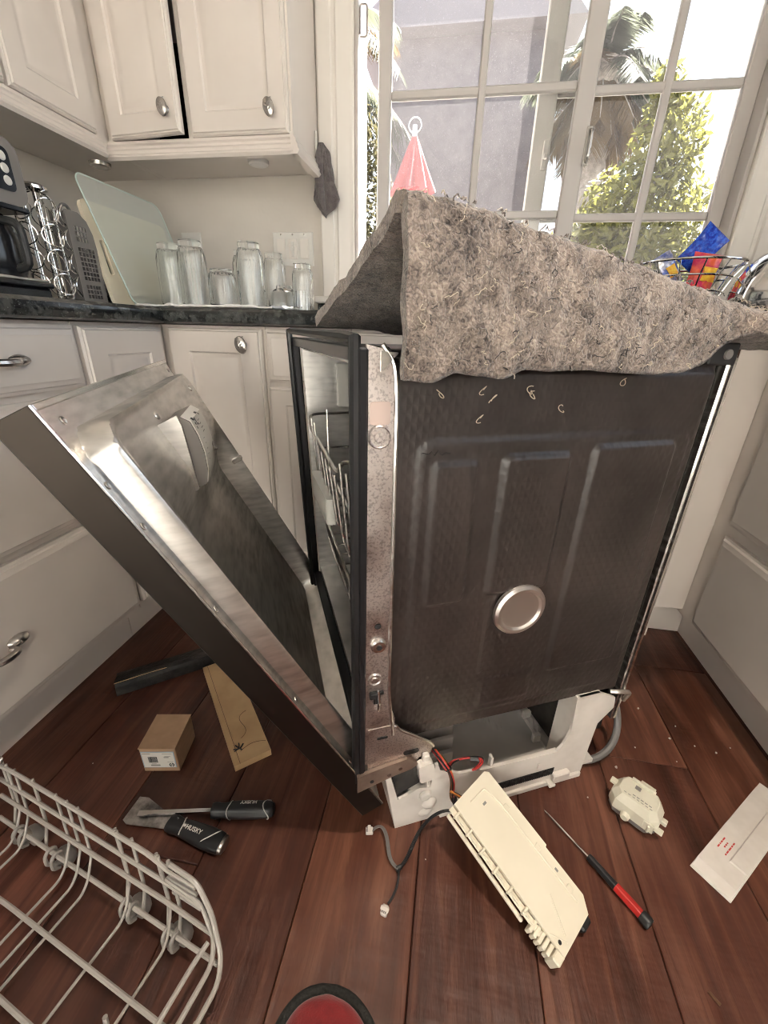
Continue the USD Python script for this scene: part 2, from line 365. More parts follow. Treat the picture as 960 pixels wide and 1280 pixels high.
FACE_R = lambda x, y, z: frame((x, y, z), (0, -1, 0), (0, 0, 1), (-1, 0, 0))    # faces -x
def heightfield(xs, ys, hf, back):
    X, Y = np.meshgrid(xs, ys, indexing='ij'); Z = hf(X, Y); nx, ny = X.shape
    V = np.stack([X.ravel(), Y.ravel(), Z.ravel()], 1)
    i = np.arange(nx * ny).reshape(nx, ny); a, b, c, d = i[:-1, :-1].ravel(), i[1:, :-1].ravel(), i[1:, 1:].ravel(), i[:-1, 1:].ravel()
    F = [np.stack([a, b, c], 1), np.stack([a, c, d], 1)]
    edge = np.r_[i[:, 0], i[-1, 1:], i[-2::-1, -1], i[0, -2:0:-1]]
    n0 = len(V); V = np.vstack([V, np.c_[V[edge][:, :2], np.full(len(edge), back)]]); m = len(edge); j = np.arange(m); j2 = (j + 1) % m
    F += [np.stack([edge[j], n0 + j, n0 + j2], 1), np.stack([edge[j], n0 + j2, edge[j2]], 1)]
    V = np.vstack([V, [np.mean(xs), np.mean(ys), back]]); F.append(np.stack([np.full(m, len(V) - 1), n0 + j2, n0 + j], 1))
    return trimesh.Trimesh(V, np.vstack(F), process=False)
def sstep(x, a, b):
    t = np.clip((x - a) / (b - a), 0, 1); return t * t * (3 - 2 * t)
def rr_dist(x, y, x0, x1, y0, y1, r):
    """signed distance inside(+) to a rounded rectangle"""
    cx, cy, hx, hy = (x0 + x1) / 2, (y0 + y1) / 2, (x1 - x0) / 2 - r, (y1 - y0) / 2 - r
    qx, qy = np.abs(x - cx) - hx, np.abs(y - cy) - hy
    return r - (np.hypot(np.maximum(qx, 0), np.maximum(qy, 0)) + np.minimum(np.maximum(qx, qy), 0))
def text(s, h, depth=.0004, bold=False): return meshkit.text_mesh(s, h, depth, bold)

# ------------------------------------------------------------------ room shell
WL, WR, WB, WF, CEIL = -1.45, 1.335, 1.78, -1.9, 2.44            # left, right, back, front walls, ceiling
WX0, WX1, WZ0, WZ1 = -.42, .845, .99, 2.06                     # window opening
fl = obj('floor', box(WL - .1, WR + .1, WF - .1, WB + .2, -.06, -.008, .001), 'floor_gap', kind='structure')
PW, X0 = .1905, -.755 - 4 * .1905
jr = random.Random(4)
KN = {5: [.37], 10: [.728], 11: [1.049]}
for c in range(15):
    x0, x1 = X0 + c * PW, X0 + (c + 1) * PW
    x0, x1 = max(x0, WL), min(x1, WR)
    if x1 - x0 < .02: continue
    js = sorted(KN.get(c + 0, []) + [jr.uniform(-1.9, -.9)] + ([] if c in KN else [jr.uniform(-.35, .1)]) + [jr.uniform(1.3, 1.5)])
    if c in (6, 7, 8): js = [jr.uniform(-1.6, -1.0), -.32 + .05 * c, 1.25]
    ys = [WF] + js + [WB]
    for y0, y1 in zip(ys[:-1], ys[1:]):
        if y1 - y0 < .05: continue
        obj('plank', box(x0 + .0006, x1 - .0006, y0 + .0006, y1 - .0006, -.012, jr.uniform(-.0006, 0.), .0015), 'floor_wood_' + jr.choice('aaabbccde'), fl)

def wall_hole(x0, x1, z0, z1, hx0, hx1, hz0, hz1, y0, y1):
    p = sbox(x0, z0, x1, z1).difference(sbox(hx0, hz0, hx1, hz1))
    m = prism(p, y1 - y0)
    m.apply_transform(frame((0, y1, 0), (1, 0, 0), (0, 0, 1), (0, -1, 0)))
    return m
obj('wall_back', wall_hole(WL - .1, WR + .1, 0, CEIL, WX0, WX1, WZ0, WZ1, WB, WB + .16), 'wall_paint', kind='structure', smooth=False)
obj('wall_left', box(WL - .1, WL, WF, WB, 0, CEIL, .001), 'wall_paint', kind='structure')
m = prism(sbox(WF, 0, WB, CEIL).difference(sbox(-1.75, .97, 1.45, 2.30)), .1)
obj('wall_right', T(m, frame((WR, 0, 0), (0, 1, 0), (0, 0, 1), (1, 0, 0))), 'wall_paint', kind='structure', smooth=False)
obj('wall_front', wall_hole(WL - .1, WR + .1, 0, CEIL, -1.35, 1.25, .0, 2.15, WF - .1, WF), 'wall_paint', kind='structure', smooth=False)  # unseen wall, set close so the door opening lights the room
obj('ceiling', box(WL - .1, WR + .1, WF - .1, WB + .16, CEIL, CEIL + .08, .001), 'ceiling_paint', kind='structure')
# casings round the window
def casing(w, h):
    prof = [(0, 0), (w, 0), (w, .014), (w - .006, .018), (w * .62, .018), (w * .58, .013), (w * .5, .013), (w * .45, .017), (w * .12, .012), (.004, .012), (0, .008)]
    return prism(Polygon(prof), h)
m = casing(.125, WZ1 + .1 - .985); m.apply_transform(frame((-.42, WB, .985), (-1, 0, 0), (0, -1, 0), (0, 0, 1))); obj('trim_1', m, 'trim_paint', kind='structure', smooth=False)
m = casing(.125, WZ1 + .1 - .985); m = T(m, frame((WX1, WB, .985), (1, 0, 0), (0, -1, 0), (0, 0, 1))); m.invert(); obj('trim_2', m, 'trim_paint', kind='structure', smooth=False)
obj('trim_3', box(WX0 - .125, WX1 + .125, WB - .018, WB, WZ1, WZ1 + .1, .003), 'trim_paint', kind='structure')
obj('trim_4', box(WX0 - .15, WX1 + .15, WB - .045, WB + .02, WZ0 - .025, WZ0, .004), 'trim_paint', kind='structure')

# window: two sliding sashes, the inner one slid to the right of the left jamb
win = thing('window_1', None, None, kind='structure')
F_Y0, F_Y1, R_Y0, R_Y1 = 1.795, 1.825, 1.845, 1.875
for q in (box(WX0, WX0 + .012, 1.785, 1.93, WZ0, WZ1), box(WX1 - .012, WX1, 1.785, 1.93, WZ0, WZ1), box(WX0 + .012, WX1 - .012, 1.785, 1.93, WZ0, WZ0 + .02), box(WX0 + .012, WX1 - .012, 1.785, 1.93, WZ1 - .015, WZ1)):
    obj('frame', q, 'vinyl_shaded', win)
def sash(x0, x1, y0, y1, stile, cols, zs, glass, name):
    z0, z1 = WZ0 + .021, WZ1 - .016
    s = obj(name, cat(box(x0, x0 + stile[0], y0, y1, z0, z1, .004), box(x1 - stile[1], x1, y0, y1, z0, z1, .004)), 'vinyl_shaded', win)
    obj('rail', box(x0 + stile[0], x1 - stile[1], y0 + .001, y1 - .001, z0, z0 + .045, .003), 'vinyl_shaded', s)
    obj('rail', box(x0 + stile[0], x1 - stile[1], y0 + .001, y1 - .001, z1 - .045, z1, .003), 'vinyl_shaded', s)
    ym = (y0 + y1) / 2
    for cx in cols: obj('muntin', box(cx - .0125, cx + .0125, ym - .011, ym + .011, z0 + .045, z1 - .045, .004), 'vinyl_shaded', s)
    for z in zs: obj('muntin', box(x0 + stile[0], x1 - stile[1], ym - .009, ym + .009, z - .0125, z + .0125, .004), 'vinyl_shaded', s)
    obj('pane', box(x0 + stile[0] - .003, x1 - stile[1] + .003, ym - .0015, ym + .0015, z0 + .04, z1 - .04, .0005), glass, s)
    return s
s1 = sash(-.343, .348, F_Y0, F_Y1, (.044, .056), (-.002,), (1.255, 1.592, 1.925), 'dirty_glass', 'sash')
s2 = sash(.180, .833, R_Y0, R_Y1, (.062, .045), (.572,), (1.255, 1.598, 1.935), 'hazy_glass', 'sash')
obj('latch', cat(tube(bend_path([(.352, F_Y0 - .002, 1.478), (.352, F_Y0 - .022, 1.472), (.352, F_Y0 - .022, 1.40), (.352, F_Y0 - .002, 1.394)], .008), .0045), box(.340, .358, F_Y0 - .004, F_Y0, 1.385, 1.487)), 'nickel', s1, label='pewter pull handle on the sash stile')
obj('latch', cat(box(.218, .236, R_Y0 - .014, R_Y0, 1.39, 1.47), box(.221, .232, R_Y0 - .03, R_Y0 - .012, 1.415, 1.43)), 'vinyl_shaded', s2)
obj('catch', tube(bend_path([(-.405, 1.80, 1.74), (-.382, 1.80, 1.74), (-.382, 1.80, 1.815), (-.405, 1.80, 1.815), (-.405, 1.80, 1.745)], .008), .003), 'pewter', win)

# unseen window over the right counter, placed to light the left drawers
w2 = thing('window_2', None, None, kind='structure')
for y0, y1, z0, z1 in ((-1.75, -1.70, .97, 2.30), (1.40, 1.45, .97, 2.30), (-.175, -.125, 1.02, 2.25), (-1.70, 1.40, .97, 1.02), (-1.70, 1.40, 2.25, 2.30)): obj('frame', box(WR + .03, WR + .08, y0, y1, z0, z1, .004), 'vinyl_white', w2)
for y0, y1 in ((-1.70, -.175), (-.125, 1.40)): obj('pane', box(WR + .052, WR + .056, y0 - .005, y1 + .005, 1.015, 2.255, .0005), 'sash_glass', w2)
# unseen ceiling lamp, out of view, placed to light the kitchen from above
t = thing('ceiling_lamp', 'square flush ceiling lamp with white frame over the kitchen floor', 'ceiling lamp', (.0, .80, CEIL))
for q in (box(-.36, .36, -.36, -.33, -.05, 0), box(-.36, .36, .33, .36, -.05, 0), box(-.36, -.33, -.33, .33, -.05, 0), box(.33, .36, -.33, .33, -.05, 0)): obj('frame', q, 'vinyl_white', t)
obj('diffuser', box(-.33, .33, -.33, .33, -.045, -.035, .001), 'unseen_lamp_glow', t)
# unseen tubular spotlight, out of view, placed to light the floor and control module
t = thing('ceiling_spotlight', 'black tubular ceiling spotlight pointing straight down at the floor', 'spotlight', (.34, .16, CEIL))
obj('tube', lathe([(.001, 0), (.075, 0), (.075, -.20), (.070, -.20), (.068, -.045), (.001, -.045)], 40), 'black_plastic', t)
obj('bulb', lathe([(.001, -.055), (.055, -.055), (.058, -.048), (.001, -.048)], 32), 'unseen_spot_glow', t)
# unseen glazed door behind the camera, placed to light undersides and lower fronts
pd = thing('door_1', None, None, kind='structure')
for x0, x1 in ((-1.35, -1.27), (-.11, .01), (1.17, 1.25)): obj('stile', box(x0, x1, WF - .07, WF - .02, .06, 2.10, .004), 'vinyl_white', pd)
for z0, z1 in ((.0, .06), (2.10, 2.15)): obj('rail', box(-1.35, 1.25, WF - .07, WF - .02, z0, z1, .004), 'vinyl_white', pd)
for x0, x1 in ((-1.27, -.11), (.01, 1.17)): obj('pane', box(x0 - .005, x1 + .005, WF - .047, WF - .043, .055, 2.105, .0005), 'sash_glass', pd)

# ------------------------------------------------------------------ counters
def edge_prof(d0, d1):   # slab 4 cm thick with a bullnose nose at d0
    return [(d1, .876), (d0 + .012, .876), (d0 + .003, .881), (d0, .893), (d0 + .003, .908), (d0 + .014, .916), (d1, .916)]
def slab_poly(poly):
    m = prism(poly, .04, .876); return m
outer = unary_union([sbox(WL, -.4, -.81, WB), sbox(-1.0, 1.145, .7, WB), sbox(.68, -.4, WR, WB)]).simplify(.0001)
if not outer.exterior.is_ccw: outer = Polygon(list(outer.exterior.coords)[::-1])
rings = []
def ring(off, z):
    q = np.array(outer.buffer(-off, join_style=2).exterior.coords)[:-1]; ref = np.array(outer.exterior.coords)[:-1]
    q = q[[np.argmin(np.linalg.norm(q - r0, axis=1)) for r0 in ref]]
    return np.c_[q, np.full(len(q), z)]
ct = loft([ring(.012, .876), ring(.003, .881), ring(0, .893), ring(.003, .908), ring(.014, .916)], cap0=False, cap1=False)
g = outer.buffer(-.014, join_style=2); top = prism(g, .002, .914); g = outer.buffer(-.012, join_style=2); bot = prism(g, .002, .876)
obj('countertop', cat(ct, top, bot), 'granite', label='black speckled granite countertop running round three walls', cat='countertop')
obj('support_rail', box(.20, .646, 1.165, 1.19, .832, .8745, .001), 'brown_board', '/World/countertop', label='brown wooden rail under the stone across the dishwasher bay')
obj('backsplash', box(-.565, WR - .001, WB - .022, WB - .0005, .917, .963, .003), 'granite', label='low black granite backsplash strip under the window', cat='backsplash')

# ------------------------------------------------------------------ cabinets
def pull_handle(L=.125):
    """a curved bar with leaf-fluted ends, along +x, standing out along +z"""
    h = L / 2
    P = smooth_path([(-h + .02, 0, .004), (-h + .027, 0, .018), (-h + .045, 0, .023), (-.02, 0, .030), (.02, 0, .030), (h - .045, 0, .023), (h - .027, 0, .018), (h - .02, 0, .004)], 40)
    r = .0055 + .0015 * np.cos(np.linspace(-1, 1, 40) * PI)
    ms = [tube(P, r)]
    for s in (-1, 1):
        ms.append(lathe([(.001, -.0), (.012, .001), (.014, .006), (.011, .014), (.004, .019)], 24, .16, 7))
        ms[-1].apply_scale([1.55, .8, 1.]); ms[-1].apply_translation([s * (h - .018), 0, 0])
    return cat(ms)
def knob():
    """an oval leaf: domed head on a stem, a mid rib and slanting veins"""
    k = [lathe([(.001, 0), (.010, 0), (.007, .005), (.006, .013), (.001, .013)], 24)]
    hd = lathe([(.001, .012), (.012, .013), (.0165, .017), (.0155, .022), (.010, .0255), (.001, .027)], 32); hd.apply_scale([1., 1.4, 1.]); k.append(hd)
    dome = lambda x, y: .0265 - .0085 * ((x / .016) ** 2 + (y / .0225) ** 2)
    k.append(tube([(0, y, dome(0, y) + .0006) for y in np.linspace(-.021, .021, 10)], .0017, 6))
    for y0 in (-.017, -.010, -.003, .004, .011):
        for sg in (-1, 1):
            k.append(tube([(sg * t * .0125, y0 + t * .009, dome(sg * t * .0125, y0 + t * .009) + .0004) for t in np.linspace(0, 1, 6)], [.0016, .0018, .0018, .0016, .0013, .0008], 6))
    k = cat(k); k.apply_transform(rot(.25, (0, 0, 1))); return k

# drawer bank along the left wall
t = thing('drawer_cabinet', 'wide white drawer base cabinet on the left wall with pewter pulls', 'cabinet')
obj('body', box(WL + .002, -.855, .06, .879, .11, .874, .001), 'cabinet_paint', t)
obj('toe_kick', box(-.925, -.905, .06, .879, 0, .109, .001), 'cabinet_paint', t)
def drawer_L(y0, y1, z0, z1, hy=None):
    d = obj('drawer', T(slabfront(y1 - y0, z1 - z0, .02), FACE_L(-.855, y0, z0)), 'cabinet_paint', t)
    for h in hy or []:
        obj('handle', T(pull_handle(), frame((-.835, h, (z0 + z1) / 2), (0, 1, 0), (0, 0, 1), (1, 0, 0))), 'pewter', d)
drawer_L(.07, .875, .130, .428, [.497]); drawer_L(.07, .875, .440, .722, [.485]); drawer_L(.07, .462, .737, .866, [.27]); drawer_L(.472, .875, .737, .866, [.675])

# corner cabinet with two doors that meet in the inner corner
t = thing('corner_cabinet', 'white corner base cabinet with two raised-panel doors meeting at the inner corner', 'cabinet')
obj('body', cat(box(WL + .002, -.855, .880, WB - .002, .11, .874, .001), box(-.855, -.538, 1.192, WB - .002, .11, .874, .001)), 'cabinet_paint', t)
obj('toe_kick', cat(box(-.925, -.905, .880, 1.255, 0, .109, .001), box(-.905, -.538, 1.235, 1.255, 0, .109, .001)), 'cabinet_paint', t)
obj('door', T(doorfront(.280, .733, .02, .062), FACE_L(-.855, .886, .132)), 'cabinet_paint', t)
d = obj('door', T(doorfront(.283, .735, .02, .062), FACE_B(-.828, 1.192, .132)), 'cabinet_paint', t)
obj('knob', T(knob(), FACE_B(-.596, 1.172, .826)), 'pewter', d)

def base_cab(label, x0, x1, splits, knobs=()):
    t = thing('base_cabinet', label, 'cabinet')
    obj('body', box(x0, x1, 1.192, WB - .002, .11, .874, .001), 'cabinet_paint', t)
    obj('toe_kick', box(x0, x1, 1.235, 1.255, 0, .109, .001), 'cabinet_paint', t)
    for nm, a, b, z0, z1 in splits:
        m_ = doorfront(b - a, z1 - z0, .02, .05) if nm == 'door' else slabfront(b - a, z1 - z0, .02)
        obj(nm, T(m_, FACE_B(a, 1.192, z0)), 'cabinet_paint', t)
    return t
base_cab('narrow white base cabinet with one drawer over one door beside the corner cabinet', -.537, -.292, [('drawer', -.534, -.295, .727, .866), ('door', -.534, -.295, .132, .715)])
base_cab('white sink base cabinet under the window behind the dishwasher', -.291, .044, [('door', -.288, -.125, .132, .866), ('door', -.122, .041, .132, .866)])
# right run: a filler beside the dishwasher bay, then drawers
t = thing('drawer_cabinet', 'white drawer base cabinet on the right side with smeared glossy fronts', 'cabinet')
obj('body', box(.726, WR - .002, -.3, WB - .002, .11, .874, .001), 'cabinet_paint', t)
obj('filler_panel', box(.648, .7255, 1.168, 1.192, .128, .874, .001), 'cabinet_paint', t)
obj('side_panel', box(.648, .664, 1.192, WB - .002, 0, .874, .001), 'cabinet_paint', t)
obj('toe_kick', cat(box(.776, .796, -.3, 1.255, 0, .109, .001), box(.664, .776, 1.235, 1.255, 0, .127, .001)), 'cabinet_paint', t)
for z0, z1 in ((.132, .408), (.437, .72), (.735, .866)):
    d = obj('drawer', T(slabfront(.75, z1 - z0, .02), FACE_R(.726, 1.098, z0)), 'cabinet_paint', t)
    obj('drawer', T(slabfront(.60, z1 - z0, .02), FACE_R(.726, .338, z0)), 'cabinet_paint', t)

# upper cabinets
def rail_prof(): return [(0, 0), (.020, 0), (.026, .008), (.026, .012), (.022, .016), (.022, .024), (.017, .030), (.017, .036), (.010, .045), (.010, .052), (0, .052)]
t = thing('wall_cabinet', 'white upper wall cabinet over the coffee maker on the left wall', 'cabinet')
obj('body', box(WL + .002, -1.166, .35, WB - .002, 1.378, 2.2, .001), 'cabinet_paint', t)
for y0, y1 in ((.38, .775), (.785, 1.176), (1.186, 1.462)):
    obj('door', T(doorfront(y1 - y0, .77, .02, .058), FACE_L(-1.166, y0, 1.405)), 'cabinet_paint', t)
m = prism(Polygon(rail_prof()), 1.13); obj('light_rail', T(m, frame((-1.168, .35, 1.351), (1, 0, 0), (0, 0, 1), (0, -1, 0)) @ np.diag([1, 1, -1, 1])), 'cabinet_paint', t, smooth=False)
t = thing('wall_cabinet', 'white upper wall cabinet on the window wall with one door ajar', 'cabinet')
bx = [box(-1.165, -.552, 1.765, WB - .002, 1.378, 2.2, .001), box(-.567, -.547, 1.522, 1.765, 1.378, 2.2, .001), box(-1.165, -1.14, 1.522, 1.765, 1.378, 2.2, .001), box(-1.14, -.567, 1.53, 1.765, 1.378, 1.396, .001), box(-.886, -.866, 1.522, 1.54, 1.396, 2.2, .001), box(-1.165, -.567, 1.522, 1.54, 1.378, 1.404, .001), box(-1.14, -.567, 1.54, 1.765, 2.18, 2.2, .001)]
obj('body', cat(bx), 'cabinet_paint', t)
obj('lining', box(-1.138, -.568, 1.758, 1.764, 1.397, 2.179, .001), 'cabinet_shade', t)  # dark sheet standing for the shade inside the ajar door
obj('shelf', box(-1.138, -.568, 1.56, 1.757, 1.74, 1.756, .001), 'cabinet_paint', t)
hinge = rot(math.radians(-6.3), (0, 0, 1), (-1.142, 1.522, 0))
d = obj('door', T(T(doorfront(.262, .77, .02, .055), FACE_B(-1.142, 1.522, 1.405)), hinge), 'cabinet_paint', t)
obj('knob', T(T(knob(), FACE_B(-.918, 1.502, 1.460)), hinge), 'pewter', d)
d = obj('door', T(doorfront(.312, .77, .02, .055), FACE_B(-.866, 1.522, 1.404)), 'cabinet_paint', t)
obj('knob', T(knob(), FACE_B(-.604, 1.502, 1.456)), 'pewter', d)
m = T(prism(Polygon(rail_prof()), .625), frame((-1.166, 1.524, 1.351), (0, -1, 0), (0, 0, 1), (-1, 0, 0)) @ np.diag([1, 1, -1, 1]))
m2 = T(prism(Polygon(rail_prof()), .28), frame((-.549, 1.499, 1.351), (1, 0, 0), (0, 0, 1), (0, -1, 0)) @ np.diag([1, 1, -1, 1]))
obj('light_rail', cat(m, m2), 'cabinet_paint', t, smooth=False)
for i, (x, y) in enumerate(((-.711, 1.63), (-1.275, 1.60))):
    t = thing('puck_light', ('round puck light under the cabinet above the drinking glasses', 'round puck light under the cabinet in the inner corner')[i], 'light', (x, y, 1.378))
    obj('ring', lathe([(.022, -.011), (.026, -.013), (.032, -.010), (.034, 0), (.021, 0)], 36), ('nickel', 'vinyl_white')[i == 0], t)
    obj('lens', lathe([(.001, -.010), (.022, -.009), (.022, -.002), (.001, -.002)], 36), 'light_grey_plastic', t)
# ------------------------------------------------------------------ dishwasher (local: u front to back, w near side to far side, z up)
DWP, DWA = np.array([-.042, .492, 0.]), math.radians(25.4)
DU, DN = np.array([math.cos(DWA), math.sin(DWA), 0]), np.array([-math.sin(DWA), math.cos(DWA), 0])
def dw_world(u, w, z): return DWP + u * DU + w * DN + np.array([0, 0, z])
DWM = frame(DWP, DU, DN, (0, 0, 1))
W_ = .57
def racked(m):
    """the loosened front frame leans out on its far side"""
    m = m.copy(); v = np.array(m.vertices); k = 1 - sstep(v[:, 0], -.055, .30)
    v[:, 0] -= k * .027 * np.clip(v[:, 1] / W_, 0, 1.1) * np.clip((v[:, 2] - .12) / .74, 0, 1.05)
    m.vertices = v; return m
dw = thing('dishwasher', 'pulled-out stainless dishwasher with open door and bare dark side panel', 'dishwasher', DWP, DWA)

# near side: bitumen-covered embossed panel
def emb(x, z):
    h = np.zeros_like(x)
    def plate(x0, x1, z0, z1, r, a, s=.010): 
        return a * sstep(rr_dist(x, z, x0, x1, z0, z1, r), 0, s)
    h += plate(.000, .442, .255, .752, .03, .0030, .012)
    h += plate(.022, .092, .50, .722, .012, .004, .009)
    h += plate(.122, .232, .505, .726, .012, .006, .008)
    h += plate(.262, .412, .322, .734, .014, .006, .008)
    h += plate(.135, .242, .272, .338, .010, .002, .008)
    h += plate(.130, .140, .35, .50, .004, .002, .004)
    return h
xs = np.linspace(-.026, .470, 150); zs = np.linspace(.236, .836, 180)
def hf(x, z): return -.006 + emb(x, z) - .03 * sstep(x, .442, .470) ** 2 * 1.0 - .005 * sstep(z, .822, .836)
m = heightfield(xs, zs, hf, -.034)
m.apply_transform(frame((0, 0, 0), (1, 0, 0), (0, 0, 1), (0, -1, 0)))
side = obj('side_panel', m, 'bitumen', dw, smooth=40)
loose = []
lr = random.Random(3)
for (u, z) in ((.03, .803), (.085, .806), (.10, .796), (.155, .80), (.29, .815), (.15, .806), (.085, .772), (.20, .782)):
    P = [(u + .006 * math.cos(a * 1.3 + u * 90) * (1 - a / 9), .0048, z + .005 * math.sin(a + u * 50)) for a in np.linspace(0, 5, 12)]
    loose.append(tube(P, .0006, 5))
obj('stray_fibre', cat(loose), 'felt_thread', side, kind='stuff')
P = [(u, .0022 - .0005 * (i % 2), z) for i, (u, z) in enumerate(((.010, .733), (.018, .731), (.022, .734), (.026, .729), (.031, .735), (.036, .729), (.041, .732), (.047, .731)))]
obj('scratch', tube(P, .0007, 5), 'black_plastic', side)
obj('side_panel', box(.0, .465, W_ - .004, W_, .236, .836, .001), 'bitumen', dw)
obj('top_panel', box(-.02, .462, .006, W_ - .004, .836, .842, .001), 'bitumen', dw)
obj('rear_panel', box(.452, .464, .02, W_ - .005, .10, .836, .001), 'black_plastic', dw)
# medallion
dsk = lathe([(.001, .0035), (.028, .0035), (.033, .0045), (.036, .008), (.040, .0085), (.0445, .005), (.0455, 0), (.001, 0)], 48)
obj('plug_disc', T(dsk, frame((.187, -.001, .474), (1, 0, 0), (0, 0, 1), (0, -1, 0))), 'disc_metal', dw, label='round shiny metal plug in the side panel')
# tub
th = .003
tub = [box(-.052, .44, .012, .012 + th, .24, .834, .001), box(-.052, .44, W_ - .012 - th, W_ - .012, .24, .834, .001), box(.437, .44, .012, W_ - .012, .24, .834, .001), box(-.05, .44, .018, W_ - .012, .828, .831, .001)]
tub.append(T(heightfield(np.linspace(-.05, .438, 30), np.linspace(.013, W_ - .015, 30), lambda x, y: .246 + .015 * (np.clip(np.hypot((x - .2) / .25, (y - .28) / .29), 0, 1)), .2405)))
obj('tub', racked(cat(tub)), 'tub_steel', dw, label='stainless steel wash tub interior')
fl_ = [box(-.03 + .0, .0, .18 + .014 * k, .184 + .014 * k, .2605, .2615, .0003) for k in range(5)]
obj('vent_slot', racked(cat(fl_)), 'black_plastic', dw)
# front frame: dark jambs, head and sill, black door gasket
def rectloop(u, w0, w1, z0, z1, r): return [(u,) + q for q in ((w0, z0 + r), (w0, z1 - r), (w0 + r * .3, z1 - r * .3), (w0 + r, z1), (w1 - r, z1), (w1 - r * .3, z1 - r * .3), (w1, z1 - r), (w1, z0 + r), (w1 - r * .3, z0 + r * .3), (w1 - r, z0), (w0 + r, z0), (w0 + r * .3, z0 + r * .3))]
jamb = [box(-.072, -.0605, -.008, .012, .150, .853, .003), box(-.072, -.055, W_ - .012, W_ + .004, .19, .853, .003), box(-.070, -.030, .012, W_ - .012, .835, .853, .002), box(-.070, -.05, .012, W_ - .012, .236, .246, .002)]
jm = cat(*[trimesh.Trimesh(*trimesh.remesh.subdivide_to_size(q.vertices, q.faces, .08), process=False) for q in jamb])
obj('front_frame', racked(jm), 'black_frame', dw)
lp = []
for w0, z0, w1, z1 in ((.0, .165, .0, .862), (.0, .862, W_, .866), (W_, .866, W_, .19)):
    for t_ in np.linspace(0, 1, 14)[:-1]: lp.append((-.0745, w0 + (w1 - w0) * t_, z0 + (z1 - z0) * t_))
lp.append((-.0745, W_, .19))
obj('gasket', racked(tube(lp, .0068, 8)), 'black_rubber', dw, label='black rubber door gasket')
# near front flange of galvanised steel with its fittings
fp = Polygon([(-.0625, .205), (-.012, .205), (-.012, .30), (-.024, .34), (-.026, .76), (-.026, .80), (-.030, .832), (-.036, .850), (-.0625, .856)])
m = T(prism(fp, .006), frame((0, .001, 0), (1, 0, 0), (0, 0, 1), (0, -1, 0)))
flg = obj('flange', m, 'galvanised', dw)
ON = lambda u, z, w=-.005: frame((u, w, z), (1, 0, 0), (0, 0, 1), (0, -1, 0))
obj('edge_bead', tube(bend_path([(-.0145, -.004, .262), (-.0240, -.004, .36), (-.0275, -.004, .80), (-.031, -.004, .838), (-.045, -.004, .856)], .02), .0032), 'steel_bright', flg)
obj('sticker', T(prism(rrect(-.012, .012, -.012, .014, .004), .0012), ON(-0.0465, .783)), 'sticker_pink', flg)
obj('emboss', T(lathe([(.001, .003), (.006, .003), (.007, .001), (.011, .001), (.0125, .0025), (.014, .001), (.0145, 0), (.001, 0)], 28), ON(-0.0465, .757)), 'galvanised', flg)
obj('emboss', T(lathe([(.001, .003), (.004, .003), (.005, .001), (.008, .001), (.0095, .0025), (.011, .0)], 28), ON(-0.0465, .39)), 'galvanised', flg)
obj('hole', T(lathe([(.001, .0006), (.0045, .0006), (.0046, 0), (.001, 0)], 20), ON(-0.0435, .487)), 'black_plastic', flg)
b_ = obj('bolt', T(lathe([(.001, .006), (.0095, .006), (.0115, .004), (.012, 0), (.001, 0)], 28), ON(-0.0425, .454)), 'steel_bright', flg)
obj('socket', T(lathe([(.001, .0075), (.0045, .0075), (.005, .0055), (.001, .0055)], 6), ON(-0.0425, .454)), 'black_plastic', b_)
obj('clip', T(cat(box(-.011, .006, -.006, .006, 0, .008), box(.004, .012, -.003, .003, 0, .004), box(-.004, .004, -.02, -.006, 0, .004)), ON(-0.0445, .362)), 'black_plastic', flg)
obj('hook', T(tube(bend_path([(.0, .012, .006), (.001, -.012, .009), (.001, -.030, .006), (.001, -.035, .002)], .004), .0022), ON(-0.0425, .36)), 'chrome', flg)
obj('corner_gusset', T(prism(Polygon([(-.047, .828), (-.027, .848), (-.047, .85)]), .004), ON(.0, 0, -.003)), 'steel_bright', flg)
# hinge bracket and arm at the foot of the flange
bp = Polygon([(-.056, .285), (-.012, .285), (-.004, .272), (.052, .226), (.060, .214), (.056, .196), (.036, .192), (.028, .176), (-.056, .176)])
m = T(prism(bp, .005), ON(0, 0, -.001)); hb = obj('hinge_bracket', m, 'galvanised', dw)
obj('bead', tube(bend_path([(-.010, -.007, .284), (-.003, -.007, .272), (.054, -.007, .226), (.060, -.007, .214)], .01), .0028), 'steel_bright', hb)
obj('slot', T(prism(rrect(-.014, .014, -.005, .005, .0045), .001), ON(.020, .212, -.006)), 'black_plastic', hb)
obj('slot', T(prism(rrect(-.009, .009, -.0025, .0025, .002), .001), ON(-.032, .262, -.006)), 'black_plastic', hb)
ap = Polygon([(-.075, .150), (-.075, .188), (-.04, .196), (.012, .204), (.024, .196), (.032, .184), (.020, .176), (-.01, .170), (-.05, .158)])
m = T(prism(ap, .006), ON(0, 0, -.0065)); ha = obj('hinge_arm', m, 'hinge_steel', dw, label='brownish steel hinge arm')
for (u, z) in ((-.05, .170), (-.02, .176), (.0, .184)): obj('hole', T(lathe([(.001, .0006), (.0035, .0006), (.0036, 0), (.001, 0)], 16), ON(u, z, -.0125)), ('black_plastic', 'steel_bright')[u < -.03 and 0 or (u > -.03)], ha)
